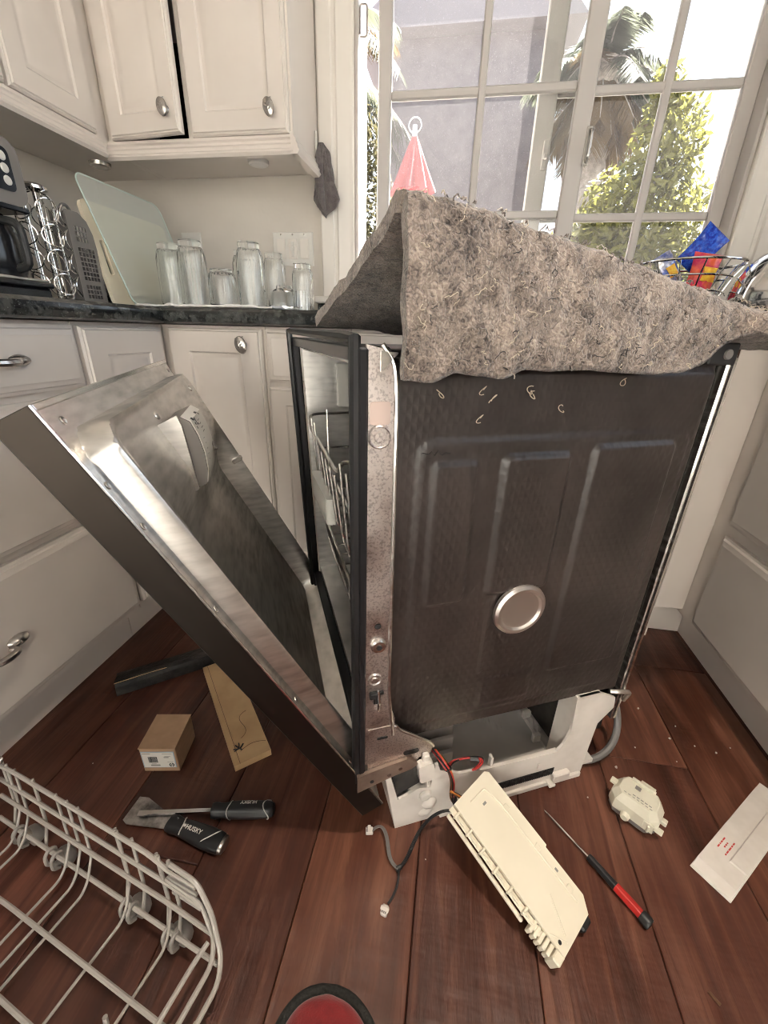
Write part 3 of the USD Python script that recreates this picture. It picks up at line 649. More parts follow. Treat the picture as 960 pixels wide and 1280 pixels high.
# rear frame strip, light metal
m = tube([(.470, .004, .15), (.472, .004, .5), (.474, .004, .84)], .0035, 6)
obj('rear_frame', cat(box(.466, .480, .006, .03, .14, .852, .002), m), 'steel_bright', dw, label='bright worn metal strip along the rear edge')
obj('rear_bracket', cat(box(.418, .468, -.002, .03, .837, .866, .002)), 'black_plastic', dw)
obj('stud', T(lathe([(.001, .002), (.0045, .002), (.0065, .003), (.007, 0), (.001, 0)], 20), ON(.448, .851, -.002)), 'motor_grey', dw)
obj('rear_hook', tube(bend_path([(.474, .0, .20), (.470, -.012, .235), (.44, -.014, .245), (.425, -.006, .242)], .012), .0042), 'stainless', dw)

# plastic base tray
wall = Polygon([(0, 0), (-.026, .176), (-.018, .174), (.003, .082), (.020, .088), (.040, .098), (.045, .099), (.066, .094), (.071, .152), (.077, .152), (.082, .135), (.122, .110), (.18, .102), (.34, .095), (.352, .112), (.362, .150), (.356, .232), (.362, .238), (.408, .238), (.45, .214), (.455, .186), (.425, .150), (.421, .08), (.418, 0)])
wall = wall.buffer(.0015, join_style=2).buffer(-.0015)
base = obj('base_tray', T(prism(wall, .005), ON(0, 0, .004)), 'white_plastic', dw, smooth=False, label='white plastic base tray')
obj('rim', cat(box(.085, .345, .004, .010, .088, .094, .001), box(.09, .415, -.006, .004, .0, .012, .001)), 'white_plastic', base)
obj('tray_floor', T(heightfield(np.linspace(.0, .45, 91), np.linspace(.004, W_, 60), lambda x, y: .030 + .004 * ((x < .12) & (y > .04)) + .003 * (np.abs((x - .30) + (y - .12)) < .004) * (x < .30) * (x > .18) + .004 * ((x > .36) & (y > .05)) + .006 * ((np.abs(np.hypot(x - .385, y - .11) - .014) < .003)), .02)), 'tray_grey', base, smooth=20)
ribs = [box(.085, .150 + .014 * k, .075 + .030 * k, .084 + .030 * k, .03, .062 + .002 * k, .001) for k in range(6)]
for q in ribs: obj('rib', q, 'tray_grey', base)
for k in range(5): obj('rib', box(.15 + .012 * k, .154 + .012 * k, .008, .022, .03, .075, .0008), 'tray_grey', base)
for (u, w) in ((.345, .07), (.36, .13), (.33, .19)): obj('stop', box(u, u + .018, w, w + .010, .03, .05, .001), 'white_plastic', base)
for q in (box(.10, .104, .004, .05, .02, .108, .001), box(.362, .366, .004, .048, .02, .234, .001), box(.402, .406, .004, .048, .02, .234, .001), box(.366, .402, .044, .048, .02, .234, .001)): obj('inner_wall', q, 'white_plastic', base)
obj('front_wall', loft([np.array([(.0, .004, .0), (.0, .16, .0), (.004, .16, .0), (.004, .004, .0)]) , np.array([(-.026, .004, .174), (-.026, .16, .174), (-.022, .16, .174), (-.022, .004, .174)])]), 'white_plastic', base, smooth=False)
obj('post_cap', T(prism(Polygon([(.356, 0), (.41, 0), (.41, .049), (.356, .049)]).difference(Polygon([(.364, .010), (.392, .006), (.402, .022), (.398, .044), (.366, .044)])), .006), t=(0, -.001, .232)), 'white_plastic', base)
for q in (box(.30, .304, -.004, .001, .06, .075, .001), box(.19, .195, .001, .012, .095, .125, .001), box(.34, .38, -.012, .0, .018, .034, .002), box(.33, .345, -.016, 0, .008, .014, .001)): obj('clip', q, 'white_plastic', base)
obj('vent_strip', cat([box(.205 + .0042 * k, .2075 + .0042 * k, -.0035, -.0005, .030, .046, .0003) for k in range(33)] + [box(.203, .345, -.0012, -.0002, .028, .048, .0003)]), 'black_plastic', base, kind='stuff')
obj('foam_block', T(prism(Polygon([(-.016, .168), (.045, .170), (.046, .105), (.004, .086)]), .05), ON(0, 0, .056)), 'grey_foam', dw, label='dark grey foam block in the front corner')
obj('foam_block', T(prism(Polygon([(.384, .036), (.446, .036), (.446, .232), (.384, .232)]), .34), ON(0, 0, .40)), 'grey_foam', dw, label='dark grey foam pad under the rear of the tub')
# door-balance pulley on the near front corner
pl = obj('pulley', cat(T(prism(rrect(-.014, .014, -.022, .022, .007), .014), ON(.046, .168, -.008) @ rot(.12, (0, 0, 1))), box(.040, .052, -.016, -.006, .188, .204, .003)), 'white_plastic', dw, label='white plastic hinge pulley')
obj('cord', tube([(.050, -.012, .150), (.054, -.010, .115)], .0022), 'white_plastic', pl)
obj('wheel', cat(T(lathe([(.001, .006), (.008, .006), (.011, .004), (.012, 0), (.001, 0)], 24), ON(.056, .078, -.002)), T(lathe([(.001, .007), (.005, .007), (.013, .003), (.015, 0), (.001, 0)], 24), ON(.066, .050, -.002)), T(lathe([(.001, .005), (.010, .003), (.014, 0), (.001, 0)], 24), ON(.060, .026, -.002))), 'white_plastic', pl)

# door: local (a up the door, w across, off towards the tub)
DA = math.radians(26.2)
DOORM = frame((-.031, 0, .095), (-math.sin(DA), 0, math.cos(DA)), (0, 1, 0), (math.cos(DA), 0, math.sin(DA)))
def flip(m):
    m = m.copy(); m.invert(); return m
def door_h(a, w):
    ctr = .305 + 0 * a
    rim = sstep(rr_dist(a, w, .070, .752, .016, .594, .045), .0, .007)
    h = .030 * rim
    flat = sstep(a, .52, .64)                        # upper field stays near rim height, the lower basin is deep
    basin = sstep(rr_dist(a, w, .105, .742, .032, .580, .035), .0, .007)
    depth = .030 - (.027 * flat + (1 - flat) * -.022)
    h = h - basin * depth
    def tri(p):
        d_ = np.full_like(a, 9.)
        for (x0, y0), (x1, y1) in zip(p, p[1:] + p[:1]):
            L = math.hypot(x1 - x0, y1 - y0); d_ = np.minimum(d_, ((x1 - x0) * (w - y0) - (y1 - y0) * (a - x0)) / L * -1)
        return sstep(d_, 0, .006)
    h = h - .016 * tri([(.722, .058), (.722, .208), (.60, .165), (.53, .10)][::1]) * flat
    h = h - .016 * tri([(.722, .395), (.722, .555), (.53, .56), (.60, .44)][::1]) * flat
    return h - .0
As, Ws = np.linspace(-.001, .7785, 200), np.linspace(-.0025, .6285, 160)
m = heightfield(As, Ws, door_h, -.030)
def dfix(m):
    if m.volume < 0: m.invert()
    return m
door = obj('door', dfix(T(m, DOORM)), 'stainless', dw, smooth=40, label='open stainless inner door with embossed upper field and deep basin')
dr = lambda a0, a1, w0, w1, o0, o1, b=.002: T(box(a0, a1, w0, w1, o0, o1, b), DOORM)
obj('outer_panel', cat(dfix(dr(-.005, .785, -.006, .632, -.040, -.034, .002)), dfix(dr(-.005, .785, -.006, -.003, -.036, .0, .001)), dfix(dr(-.005, .785, .629, .632, -.036, .0, .001)), dfix(dr(.779, .785, -.003, .629, -.036, -.002, .001)), dfix(dr(-.005, -.002, -.003, .629, -.036, -.004, .001))), 'stainless_dark', door, label='dark stainless outer skin of the door')
obj('edge_trim', cat(dfix(dr(-.005, .785, -.006, -.002, .0, .0025, .0008)), dfix(dr(.778, .785, -.004, .63, -.002, .003, .001))), 'steel_bright', door)
obj('end_cap', dfix(dr(.095, .108, .55, .592, .024, .033, .002)), 'steel_bright', door); obj('end_cap', dfix(dr(.52, .53, .565, .585, .01, .034, .002)), 'steel_bright', door)
def on_door(m, a, w, o):     # mesh built in (a, w, off) axes
    q = m.copy(); q.apply_translation([a, w, o]); q.apply_transform(DOORM); return dfix(q)
for a, w in ((.69, .010), (.635, .009), (.50, .009), (.30, .010), (.12, .010), (.762, .03), (.762, .60)):
    s_ = obj('screw', on_door(lathe([(.001, .0006), (.0025, .0006), (.0040, .0012), (.0046, .0), (.001, 0)], 20), a, w, .0003), 'nickel', door)
obj('rivet', on_door(lathe([(.001, .004), (.006, .003), (.0065, 0), (.001, 0)], 20), .715, .215, .026), 'steel_bright', door)
obj('rivet', on_door(lathe([(.001, .004), (.006, .003), (.0065, 0), (.001, 0)], 20), .712, .55, .026), 'steel_bright', door)
# detergent dispenser: curved wedge
pr = [(.598, .004), (.598, .032), (.615, .0445), (.640, .0555), (.665, .0620), (.688, .0640), (.700, .056), (.701, .004)]
m = prism(Polygon(pr), .118)        # x = a, y = off, z = along w
m.apply_transform(frame((0, .200, 0), (1, 0, 0), (0, 0, 1), (0, 1, 0)))
dsp = obj('dispenser', dfix(T(m, DOORM)), 'grey_plastic', door, label='grey detergent dispenser with white curved lid', smooth=25)
strip = [(a, o + .0015) for a, o in pr[1:-1]]
pr2 = strip + [(a, o - .001) for a, o in pr[1:-1]][::-1]
m = prism(Polygon(pr2), .104); m.apply_transform(frame((0, .206, 0), (1, 0, 0), (0, 0, 1), (0, 1, 0)))
lid = obj('lid', dfix(T(m, DOORM)), 'label_paper', dsp, smooth=25)
def on_lid(a, w, sx, sy, nm='mark', mt='ink'):
    o = np.interp(a, [p[0] for p in pr[1:-1]], [p[1] for p in pr[1:-1]])
    ta = math.atan2(np.interp(a + .004, [p[0] for p in pr[1:-1]], [p[1] for p in pr[1:-1]]) - o, .004)
    q = box(-sx / 2, sx / 2, -sy / 2, sy / 2, 0, .0006, .0002); q.apply_transform(rot(-ta, (0, 1, 0)))
    return on_door(q, a, w, o + .0013)
obj('print', cat([on_lid(a, w, sx, sy) for a, w, sx, sy in ((.688, .222, .006, .010), (.684, .236, .009, .004), (.680, .226, .004, .006), (.677, .240, .003, .008), (.690, .27, .004, .010), (.687, .278, .006, .003), (.674, .224, .004, .003))]), 'ink', dsp)
obj('print', cat([on_lid(.680 - .006 * k, .256, .0015, .016) for k in range(4)] + [on_lid(.655 - .008 * k, .235, .001, .008) for k in range(5)]), 'ink_grey', dsp)
obj('latch', on_door(T(prism(Polygon([(.0, .0), (.034, .010), (.030, .022), (-.006, .016)]), .004)), .622, .292, .050), 'grey_plastic', dsp)
obj('spring_frame', dfix(T(T(prism(Polygon([(.598, .0), (.705, .0), (.705, .048), (.69, .046), (.598, .012)]), .004), frame((0, .190, .008), (1, 0, 0), (0, 0, 1), (0, 1, 0))), DOORM)), 'stainless', dsp)

# drain hose and inner bits
obj('drain_hose', T(tube(smooth_path([(.40, .03, .03), (.47, .01, .02), (.515, .02, .045), (.535, .05, .10), (.52, .08, .15), (.47, .10, .16)], 40), .0075, 10)), 'wire_grey', dw, label='ribbed grey drain hose')
obj('door_vent', racked(cat(box(.02, .11, W_ - .026, W_ - .0155, .70, .80, .004), box(.13, .20, W_ - .026, W_ - .0155, .66, .80, .004))), 'light_grey_plastic', dw, label='pale plastic vent cover on the tub wall')
obj('sump_filter', T(lathe([(.001, .014), (.05, .014), (.055, .008), (.06, 0), (.001, 0)], 32), t=(.2, .28, .250)), 'stainless', dw)

# upper rack inside the tub
rk = thing('upper_dish_rack', 'upper wire dish rack hanging inside the open dishwasher', 'dish rack', DWP, DWA)
r_ = .0024
def rl(u0, u1, w0, w1, z, r=.02): return bend_path([(u0, w0, z), (u0, w1, z), (u1, w1, z), (u1, w0, z), (u0, w0, z)], r)
obj('rail', cat(tube(bend_path([(.40, .05, .70), (-.05, .05, .70), (-.068, .10, .70), (-.068, .17, .66), (-.068, .38, .66), (-.075, .47, .67), (-.07, .52, .69), (.40, .52, .70), (.40, .05, .70)], .02), .0032), tube(rl(-.055, .40, .05, .52, .61), .0028)), 'steel_bright', rk)
for k in range(9):
    w = .07 + .05 * k
    obj('wire', tube(bend_path([(-.072, w, .655 if .15 < w < .42 else .69), (-.060, w, .54), (.39, w, .54), (.395, w, .70)], .015), r_), 'steel_bright', rk)
for k in range(8):
    u = -.03 + .055 * k
    obj('wire', tube(bend_path([(u, .05, .70), (u, .06, .535), (u, .51, .535), (u, .52, .70)], .015), r_), 'steel_bright', rk)
obj('handle', racked(cat(T(prism(rrect(-.010, .010, -.09, .09, .008), .05), frame((-.060, .33, .535), (1, 0, 0), (0, 1, 0), (0, 0, 1))))), 'light_grey_plastic', rk)
rk2 = thing('cutlery_rack', 'lower small wire rack with prongs inside the open dishwasher', 'dish rack', DWP, DWA)
obj('rail', cat(tube(rl(-.05, .39, .06, .51, .46), .0032), tube(rl(-.04, .39, .065, .505, .385), .0028)), 'steel_bright', rk2)
for k in range(9): obj('wire', tube(bend_path([(-.05, .08 + .05 * k, .46), (-.035, .08 + .05 * k, .365), (.38, .08 + .05 * k, .365), (.39, .08 + .05 * k, .46)], .012), r_), 'steel_bright', rk2)
for k in range(7): obj('wire', tube(bend_path([(.0 + .055 * k, .06, .46), (.0 + .055 * k, .07, .365), (.0 + .055 * k, .50, .365), (.0 + .055 * k, .51, .46)], .012), r_), 'steel_bright', rk2)
obj('prong', cat([tube([(.0 + .03 * j, .12 + .1 * k, .368), (-.004 + .03 * j, .12 + .1 * k, .415)], .0018, 6) for j in range(10) for k in range(4)]), 'steel_bright', rk2, kind='stuff')
bx_ = thing('rack_basket', 'grey plastic basket standing on the tub floor inside the dishwasher', 'basket', DWP, DWA)
obj('body', cat(box(.0, .10, .16, .163, .263, .325, .001), box(.0, .10, .297, .30, .263, .325, .001), box(.0, .003, .163, .297, .263, .325, .001), box(.097, .10, .163, .297, .263, .325, .001), box(.0, .10, .16, .30, .260, .264, .001)), 'grey_plastic', bx_)
obj('handle', tube(bend_path([(.05, .165, .32), (.05, .17, .345), (.05, .29, .345), (.05, .295, .32)], .02), .003), 'grey_plastic', bx_)

# ------------------------------------------------------------------ felt blanket thrown over the dishwasher
ft = thing('felt_blanket', 'thick grey recycled felt insulation mat tented over the dishwasher', 'felt mat', DWP, DWA)
US = np.linspace(-.029, .66, 150)
zr = np.interp(US, [-.062, .0, .04, .13, .24, .37, .46, .56, .66], [.992, .990, .986, .970, .951, .922, .907, .895, .885])
zb = np.interp(US, [-.062, 0, .10, .20, .30, .345, .375, .395, .43, .47, .52, .66], [.820, .824, .827, .828, .824, .830, .846, .866, .876, .880, .878, .872])
nv = 90
def felt_line(i):
    u = US[i]; zt, zn = zr[i], zb[i]
    wob = .006 * (meshkit.noise(np.array([[u * 12, 3.3, 1.]]))[0] - .5)
    drop = max(zt - zn, .004)
    rr = min(.022, drop * .45 + .004)
    far_w, far_z = .335 + .03 * math.sin(u * 7), .890 - .016 * sstep(u, .0, .2) - .004 * sstep(u, .45, .6)
    over = .035 * sstep(u, .40, .5)
    pts = [(-.032 - over - wob * 1.0, zn + .012 * (meshkit.noise(np.array([[u * 35, 7., 2.]]))[0] - .5)), (-.031 - over, zn + drop * .35), (-.026 - over * .6, zn + drop * .72), (-.019 - over * .2, zt - .006), (-.002, zt), (.03, zt - .012), (.10, far_z + (zt - .012 - far_z) * .735), (.20, far_z + (zt - .012 - far_z) * .42), (.28, far_z + (zt - .012 - far_z) * .17), (far_w, far_z)]
    return np.array(pts)
def resample(P, n):
    t = np.r_[0, np.cumsum(np.linalg.norm(np.diff(P, axis=0), axis=1))]
    from scipy.interpolate import PchipInterpolator
    return PchipInterpolator(t, P)(np.linspace(0, t[-1], n))
outerS = np.zeros((len(US), nv, 3))
for i, u in enumerate(US):
    L = resample(felt_line(i), nv); outerS[i, :, 0] = u + .006 * (meshkit.noise(np.c_[L[:, 0] * 30, np.full(nv, 5.), L[:, 1] * 30])[:] - .5) * (i in (0, len(US) - 1)); outerS[i, :, 1:] = L; outerS[i, :, 0] -= .045 * np.clip((L[:, 0] + .02) / .36, 0, 1) * (1 - sstep(u, -.04, .25))
du = np.gradient(outerS, axis=0); dv = np.gradient(outerS, axis=1)
nr = np.cross(du, dv); nr /= np.linalg.norm(nr, axis=2, keepdims=True)
if nr[60, 40, 2] < 0: nr = -nr
fz = meshkit.fbm(outerS.reshape(-1, 3) * 55, 3).reshape(outerS.shape[:2]) - .5
fz2 = meshkit.noise(outerS.reshape(-1, 3) * 14).reshape(outerS.shape[:2]) - .5
TH = .017
outS = outerS + nr * (fz * .011 + fz2 * .007)[..., None]
inS = outerS - nr * (TH + fz[::-1] * .006)[..., None]
rings = [np.vstack([outS[i], inS[i][::-1]]) for i in range(len(US))]
felt = loft(rings, cap0=False, cap1=False)
n2 = 2 * nv
capF = []
for i in (0, len(US) - 1):
    b0 = i * n2
    for j in range(nv - 1):
        q = [b0 + j, b0 + j + 1, b0 + n2 - 2 - j, b0 + n2 - 1 - j]
        if i == 0: q = q[::-1]
        capF += [[q[0], q[2], q[1]], [q[0], q[3], q[2]]]
felt = trimesh.Trimesh(felt.vertices, np.vstack([felt.faces, np.array(capF)]), process=False)
if felt.volume < 0: felt.invert()
obj('mat', felt, 'felt', ft, smooth=50)
# curly loose threads on the mat
fr = np.random.default_rng(11)
def fibre(i, j, L, curl):
    a = fr.uniform(0, 2 * PI); pts = []; pu, pv = 0., 0.
    for k in range(10):
        a += fr.normal(0, curl); pu += math.cos(a) * L / 9; pv += math.sin(a) * L / 9; pts.append((pu, pv))
    tu = du[i, j] / np.linalg.norm(du[i, j]); tv = dv[i, j] / np.linalg.norm(dv[i, j])
    return np.array([outS[i, j] + p * tu + q * tv + nr[i, j] * (.0022 + .003 * math.sin(k * .7) ** 2) for k, (p, q) in enumerate(pts)])
for mt_, cnt, rr_ in (('felt_thread', 150, .00042), ('dark_thread', 80, .00045), ('felt', 420, .0007)):
    ms = []
    for _ in range(cnt):
        i = int(fr.uniform(2, 145)); j = int(fr.uniform(0, 1) ** 1.3 * 60) + 2
        ms.append(tube(fibre(i, j, fr.uniform(.006, .018), .6), rr_, 4))
    obj('thread', cat(ms), mt_, ft, kind='stuff')
# ------------------------------------------------------------------ things on the counters
CT = .9165
# coffee maker
t = thing('coffee_maker', 'black and grey coffee maker with white round buttons on the left counter', 'coffee maker', (-1.12, .918, CT))
obj('base', cat(box(-.17, .12, -.11, .088, 0, .030, .006), box(-.17, .125, -.115, .092, .030, .042, .003)), 'black_gloss', t)
obj('hot_plate', box(-.05, .122, -.09, .085, .042, .048, .002), 'nickel', t)
obj('column', box(-.17, -.06, -.11, .10, .042, .22, .012), 'black_gloss', t)
hd = prism(rrect(-.12, .086, .19, .315, .03), .25)
hd = T(hd, frame((.0, 0, 0), (0, 1, 0), (0, 0, 1), (1, 0, 0)), (-.13, 0, 0)); obj('head', hd, 'grey_plastic', t)
obj('head_underside', box(-.13, .118, -.118, .084, .180, .192, .004), 'black_gloss', t)
cp = T(prism(rrect(-.08, .060, .215, .295, .012), .004), frame((.119, 0, 0), (0, 1, 0), (0, 0, 1), (1, 0, 0)))
pn = obj('control_panel', cp, 'black_gloss', t)
for k in range(3):
    for j in range(2): obj('button', T(lathe([(.001, .003), (.007, .003), (.009, .001), (.009, 0), (.001, 0)], 20), frame((.123, .043 - .045 * j, .278 - .022 * k), (0, 1, 0), (0, 0, 1), (1, 0, 0))), 'label_paper', pn)
car = lathe([(.001, 0), (.058, 0), (.066, .02), (.066, .08), (.050, .115), (.045, .125), (.001, .125)], 32)
c_ = obj('carafe', T(car, t=(.045, .02, .049)), 'black_gloss', t)
obj('carafe_handle', tube(bend_path([(.09, .02, .16), (.135, .03, .155), (.135, .03, .07), (.10, .025, .065)], .02), .009), 'black_plastic', t)

# revolving coffee-pod rack
t = thing('coffee_pod_rack', 'chrome wire coffee pod tower with looped rings', 'pod rack', (-1.06, 1.083, CT))
obj('base', lathe([(.001, .012), (.055, .012), (.062, .006), (.062, 0), (.001, 0)], 36), 'black_gloss', t)
obj('top', lathe([(.001, .262), (.020, .262), (.030, .256), (.030, .250), (.006, .246), (.001, .246)], 32), 'chrome', t)
obj('pole', tube([(0, 0, .01), (0, 0, .25)], .004), 'chrome', t)
for k in range(5):
    a = k * 2 * PI / 5 - .35; ca, sa = math.cos(a), math.sin(a); R = .052
    obj('upright', tube(bend_path([(ca * .02, sa * .02, .012), (ca * .032, sa * .032, .014), (ca * .032, sa * .032, .24), (ca * .008, sa * .008, .248)], .01), .0022), 'chrome', t)
    for j in range(4):
        cz = .045 + .053 * j; ang = np.linspace(0, 2 * PI, 25)[:-1]
        P = np.stack([ca * R - sa * .024 * np.cos(ang), sa * R + ca * .024 * np.cos(ang), cz + .024 * np.sin(ang)], 1)
        P[:, 0] += ca * -.012 * (np.cos(ang) ** 2); P[:, 1] += sa * -.012 * (np.cos(ang) ** 2)
        obj('ring', tube(P, .0016, 6, closed=True), 'chrome', t)

def lattice(poly, x0, x1, y0, y1, nx, ny, bar):
    dx, dy = (x1 - x0) / nx, (y1 - y0) / ny
    return unary_union([sbox(x0 + i * dx + bar / 2, y0 + j * dy + bar / 2, x0 + (i + 1) * dx - bar / 2, y0 + (j + 1) * dy - bar / 2) for i in range(nx) for j in range(ny)])
# cutlery baskets taken out of the dishwasher, standing on end
def basket(label, loc, rz, W, H, D, m, fine):
    t = thing('cutlery_basket', label, 'basket', loc, rz)
    P = Polygon([(0, 0), (W, 0), (W, H * .62), (W * .94, H * .80), (W * .78, H * .93), (W * .5, H), (0, H)]).buffer(-.004).buffer(.004)
    hol = unary_union([lattice(P, W * .2, W * .82, H * .08, H * .24, fine, 3, .0028), lattice(P, W * .2, W * .86, H * .28, H * .64, fine, 7, .0028), lattice(P, W * .2, W * .70, H * .69, H * .86, fine - 1, 3, .0028)])
    pl_ = P.difference(hol)
    f_ = lambda off: frame((0, off, 0), (0, 1, 0), (0, 0, 1), (1, 0, 0))
    obj('front_panel', T(prism(pl_, .003), frame((D, 0, 0), (0, 1, 0), (0, 0, 1), (1, 0, 0))), m, t, smooth=False)
    obj('rear_panel', T(prism(pl_, .003), frame((0, 0, 0), (0, 1, 0), (0, 0, 1), (1, 0, 0))), m, t, smooth=False)
    obj('side_panel', box(.003, D, 0, .003, .002, H * .98, .001), m, t); obj('side_panel', box(.003, D, W - .003, W, .002, H * .60, .001), m, t)
    obj('divider', box(.003, D, W * .5, W * .5 + .003, .004, H * .7, .001), m, t); obj('bottom', box(.0, D + .003, 0, W, 0, .004, .001), m, t)
    obj('handle', tube(bend_path([(D * .5, W * .15, H * .96), (D * .5, W * .2, H * 1.05), (D * .5, W * .45, H * 1.08), (D * .5, W * .6, H * .99)], .02), .004), m, t)
    return t
basket('grey plastic cutlery basket with square lattice beside the pod tower', (-1.085, 1.138, CT), -.0, .085, .225, .045, 'grey_plastic', 5)
basket('small taupe cutlery basket squeezed beside the cream cutting board', (-1.145, 1.24, CT), -.0, .10, .15, .045, 'motor_grey', 4)

def board(name, label, x0, y0, W, H, th, lean, m, r, slot=None):
    t = thing(name, label, 'cutting board', (x0, y0, CT + .001))
    P = rrect(0, W, 0, H, r)
    if slot: P = P.difference(rrect(*slot))
    q = prism(P, th); bev = frame((0, 0, 0), (0, 1, 0), (-math.sin(lean), 0, math.cos(lean)), (math.cos(lean), 0, math.sin(lean)))
    obj('board', T(q, bev), m, t, smooth=30)
    return t, bev
tb, bev = board('cutting_board', 'cream plastic cutting board with handle slot leaning against the baskets', -1.022, 1.222, .36, .272, .011, .185, 'cutting_cream', .02, (.022, .040, .085, .175, .008))
tb2, bev2 = board('glass_cutting_board', 'frosted glass cutting board leaning in front of the cream board', -.948, 1.218, .345, .345, .006, .335, 'frosted_glass', .03)
# edge of the glass
P = rrect(0, .345, 0, .345, .03); c_ = np.array(P.exterior.coords)[:-1]
obj('edge', tube(T(trimesh.Trimesh(np.c_[c_, np.full(len(c_), .003)], [[0, 1, 2]], process=False), bev2).vertices, .0024, 6, closed=True), 'glass_edge', tb2)

# drying mat and inverted tumblers
mx = np.linspace(-.905, -.50, 70); my = np.linspace(1.165, 1.52, 60)
def mh(x, y):
    f_ = meshkit.fbm(np.stack([x * 30, y * 30, x * 0], -1), 3)
    e = np.minimum(np.minimum(x - mx[0], mx[-1] - x), np.minimum(y - my[0], my[-1] - y))
    return CT + .004 + .009 * f_ * sstep(e, -.001, .03) + .010 * (1 - sstep(e, 0, .02)) * meshkit.noise(np.stack([x * 45, y * 45, x * 0 + 2], -1))
obj('drying_mat', heightfield(mx, my, mh, CT + .0005), 'mat_white', label='crumpled white drying mat under the glasses at the counter edge', cat='mat', smooth=True)
MZ = CT + .0135
def tumbler(label, r, h, loc, rz, tall):
    t = thing('drinking_glass', label, 'drinking glass', loc, rz, 'upside-down glasses on the drying mat')
    # upside down: mouth at z=0, thick foot on top
    out = [(r, 0), (r * 1.0, .004), (r * .985, h * .30, 1), (r * .97, h * .62, 1), (r * .95, h * .78, 1), (r * .90, h * .85, .8), (r * .80, h * .885, .3), (r * .77, h * .90), (r * .77, h * .985), (r * .74, h), (.001, h)]
    inn = [(.001, h * .90), (r * .66, h * .895), (r * .76, h * .86), (r * .86, h * .78), (r * .90, h * .6), (r * .93, h * .3), (r * .945, .003)]
    obj('body', lathe(out + inn + [(r * .97, -.0)], 96, .016, 24), 'tumbler_glass', t, smooth=40)
    return t
g1 = tumbler('tall ribbed tumbler upside down nearest the glass cutting board', .0385, .160, (-.868, 1.30, MZ), .2, 1)
for lab, x, y, sc, rz in (('tall ribbed tumbler upside down, second from the glass cutting board', -.782, 1.275, (1.02, 1.02, 1.02), .9),
                          ('tall ribbed tumbler upside down right of the short one', -.612, 1.29, (1., 1., 1.), 1.7),
                          ('ribbed tumbler half hidden behind the short glass', -.715, 1.46, (.92, .92, 1.05), .5),
                          ('ribbed tumbler behind, between the tall ones and the switch plate', -.598, 1.43, (.9, .9, .97), .3)):
    dup(g1, lab, (x, y, MZ), rz, scale=sc)
g2 = tumbler('short wide ribbed tumbler upside down between the taller ones', .0395, .092, (-.692, 1.27, MZ), .4, 0)
g3 = tumbler('slim plain tumbler upside down standing alone under the switch plate', .0305, .123, (-.462, 1.305, CT), .1, 1)
t = thing('glass_bowl', 'small clear glass bowl upside down among the tumblers', 'bowl', (-.535, 1.345, MZ))
obj('body', lathe([(.048, 0), (.049, .006), (.046, .025), (.036, .043), (.024, .050), (.023, .058), (.001, .058), (.001, .052), (.020, .046), (.033, .040), (.043, .024), (.0455, .002)], 48), 'tumbler_glass', t)
t = thing('teacup', 'small white cup upside down behind the tumblers', 'cup', (-.535, 1.45, MZ))
obj('body', lathe([(.034, 0), (.034, .02), (.026, .042), (.018, .050), (.018, .056), (.001, .056), (.001, .052), (.030, .012), (.032, 0)], 40), 'mat_white', t)

# switch plate, outlet, washcloth
t = thing('switch_plate', 'white three-gang switch plate on the window wall', 'light switch', (-.740, WB, 1.094))
obj('plate', T(panel(.159, .112, [(0, 0), (0, .003), (.003, .006), (.08, .006)]), frame((0, 0, 0), (1, 0, 0), (0, 0, 1), (0, -1, 0))), 'label_paper', t)
for k, x in enumerate((.034, .080, .126)):
    s_ = obj('switch', box(x - .0165, x + .0165, -.010, -.0055, .023, .089, .002), 'trim_paint', t)
    if k == 1: obj('slider', cat(box(x - .004, x + .004, -.016, -.009, .03, .08, .001), box(x - .008, x + .008, -.018, -.012, .05, .062, .002)), 'label_paper', s_)
    for z in (.008, .104): obj('screw', T(lathe([(.001, .0015), (.003, .001), (.0034, 0), (.001, 0)], 14), frame((x, -.006, z), (1, 0, 0), (0, 0, 1), (0, -1, 0))), 'nickel', t)
t = thing('wall_outlet', 'white electrical outlet plate behind the tall tumblers', 'outlet', (-1.119, WB, 1.095))
obj('plate', T(panel(.082, .113, [(0, 0), (0, .003), (.003, .006), (.06, .006)]), frame((0, 0, 0), (1, 0, 0), (0, 0, 1), (0, -1, 0))), 'label_paper', t)
for z in (.036, .078): obj('socket', box(.026, .056, -.009, -.0055, z - .013, z + .013, .003), 'trim_paint', t)
t = thing('wall_hook', 'small white hook at the end of the upper cabinet', 'hook', (-.541, 1.735, 1.44))
obj('plate', box(-.005, .001, -.006, .006, -.02, .045, .002), 'label_paper', t)
obj('prong', tube(bend_path([(.0, 0, -.01), (.018, 0, -.012), (.022, 0, .006)], .006), .003), 'label_paper', t)
t = thing('washcloth', 'grey washcloth hanging folded from the white hook beside the window', 'washcloth', (-.530, 1.735, 1.435))
nz, na = 60, 90
Rg = []
for i in range(nz):
    s = i / (nz - 1); z = .018 - .205 * s
    a = np.arange(na) / na * 2 * PI
    wx = np.interp(s, [0, .12, .5, .8, .93, 1], [.008, .018, .028, .033, .022, .003]); wy = np.interp(s, [0, .15, .5, .8, .93, 1], [.006, .012, .018, .018, .010, .003])
    fold = 1 + .42 * np.sin(3 * a + 2.2 * s + .5) * sstep(s, 0, .2) + .34 * np.sin(5 * a - 3. * s) * sstep(s, 0, .1) + .16 * np.sin(9 * a + 6 * s)
    Rg.append(np.stack([wx * np.cos(a) * fold + .004 + .012 * s, wy * np.sin(a) * fold, z + .010 * np.sin(2 * a + 1.) * s], 1))
obj('cloth', loft(Rg), 'towel_grey', t, smooth=True)
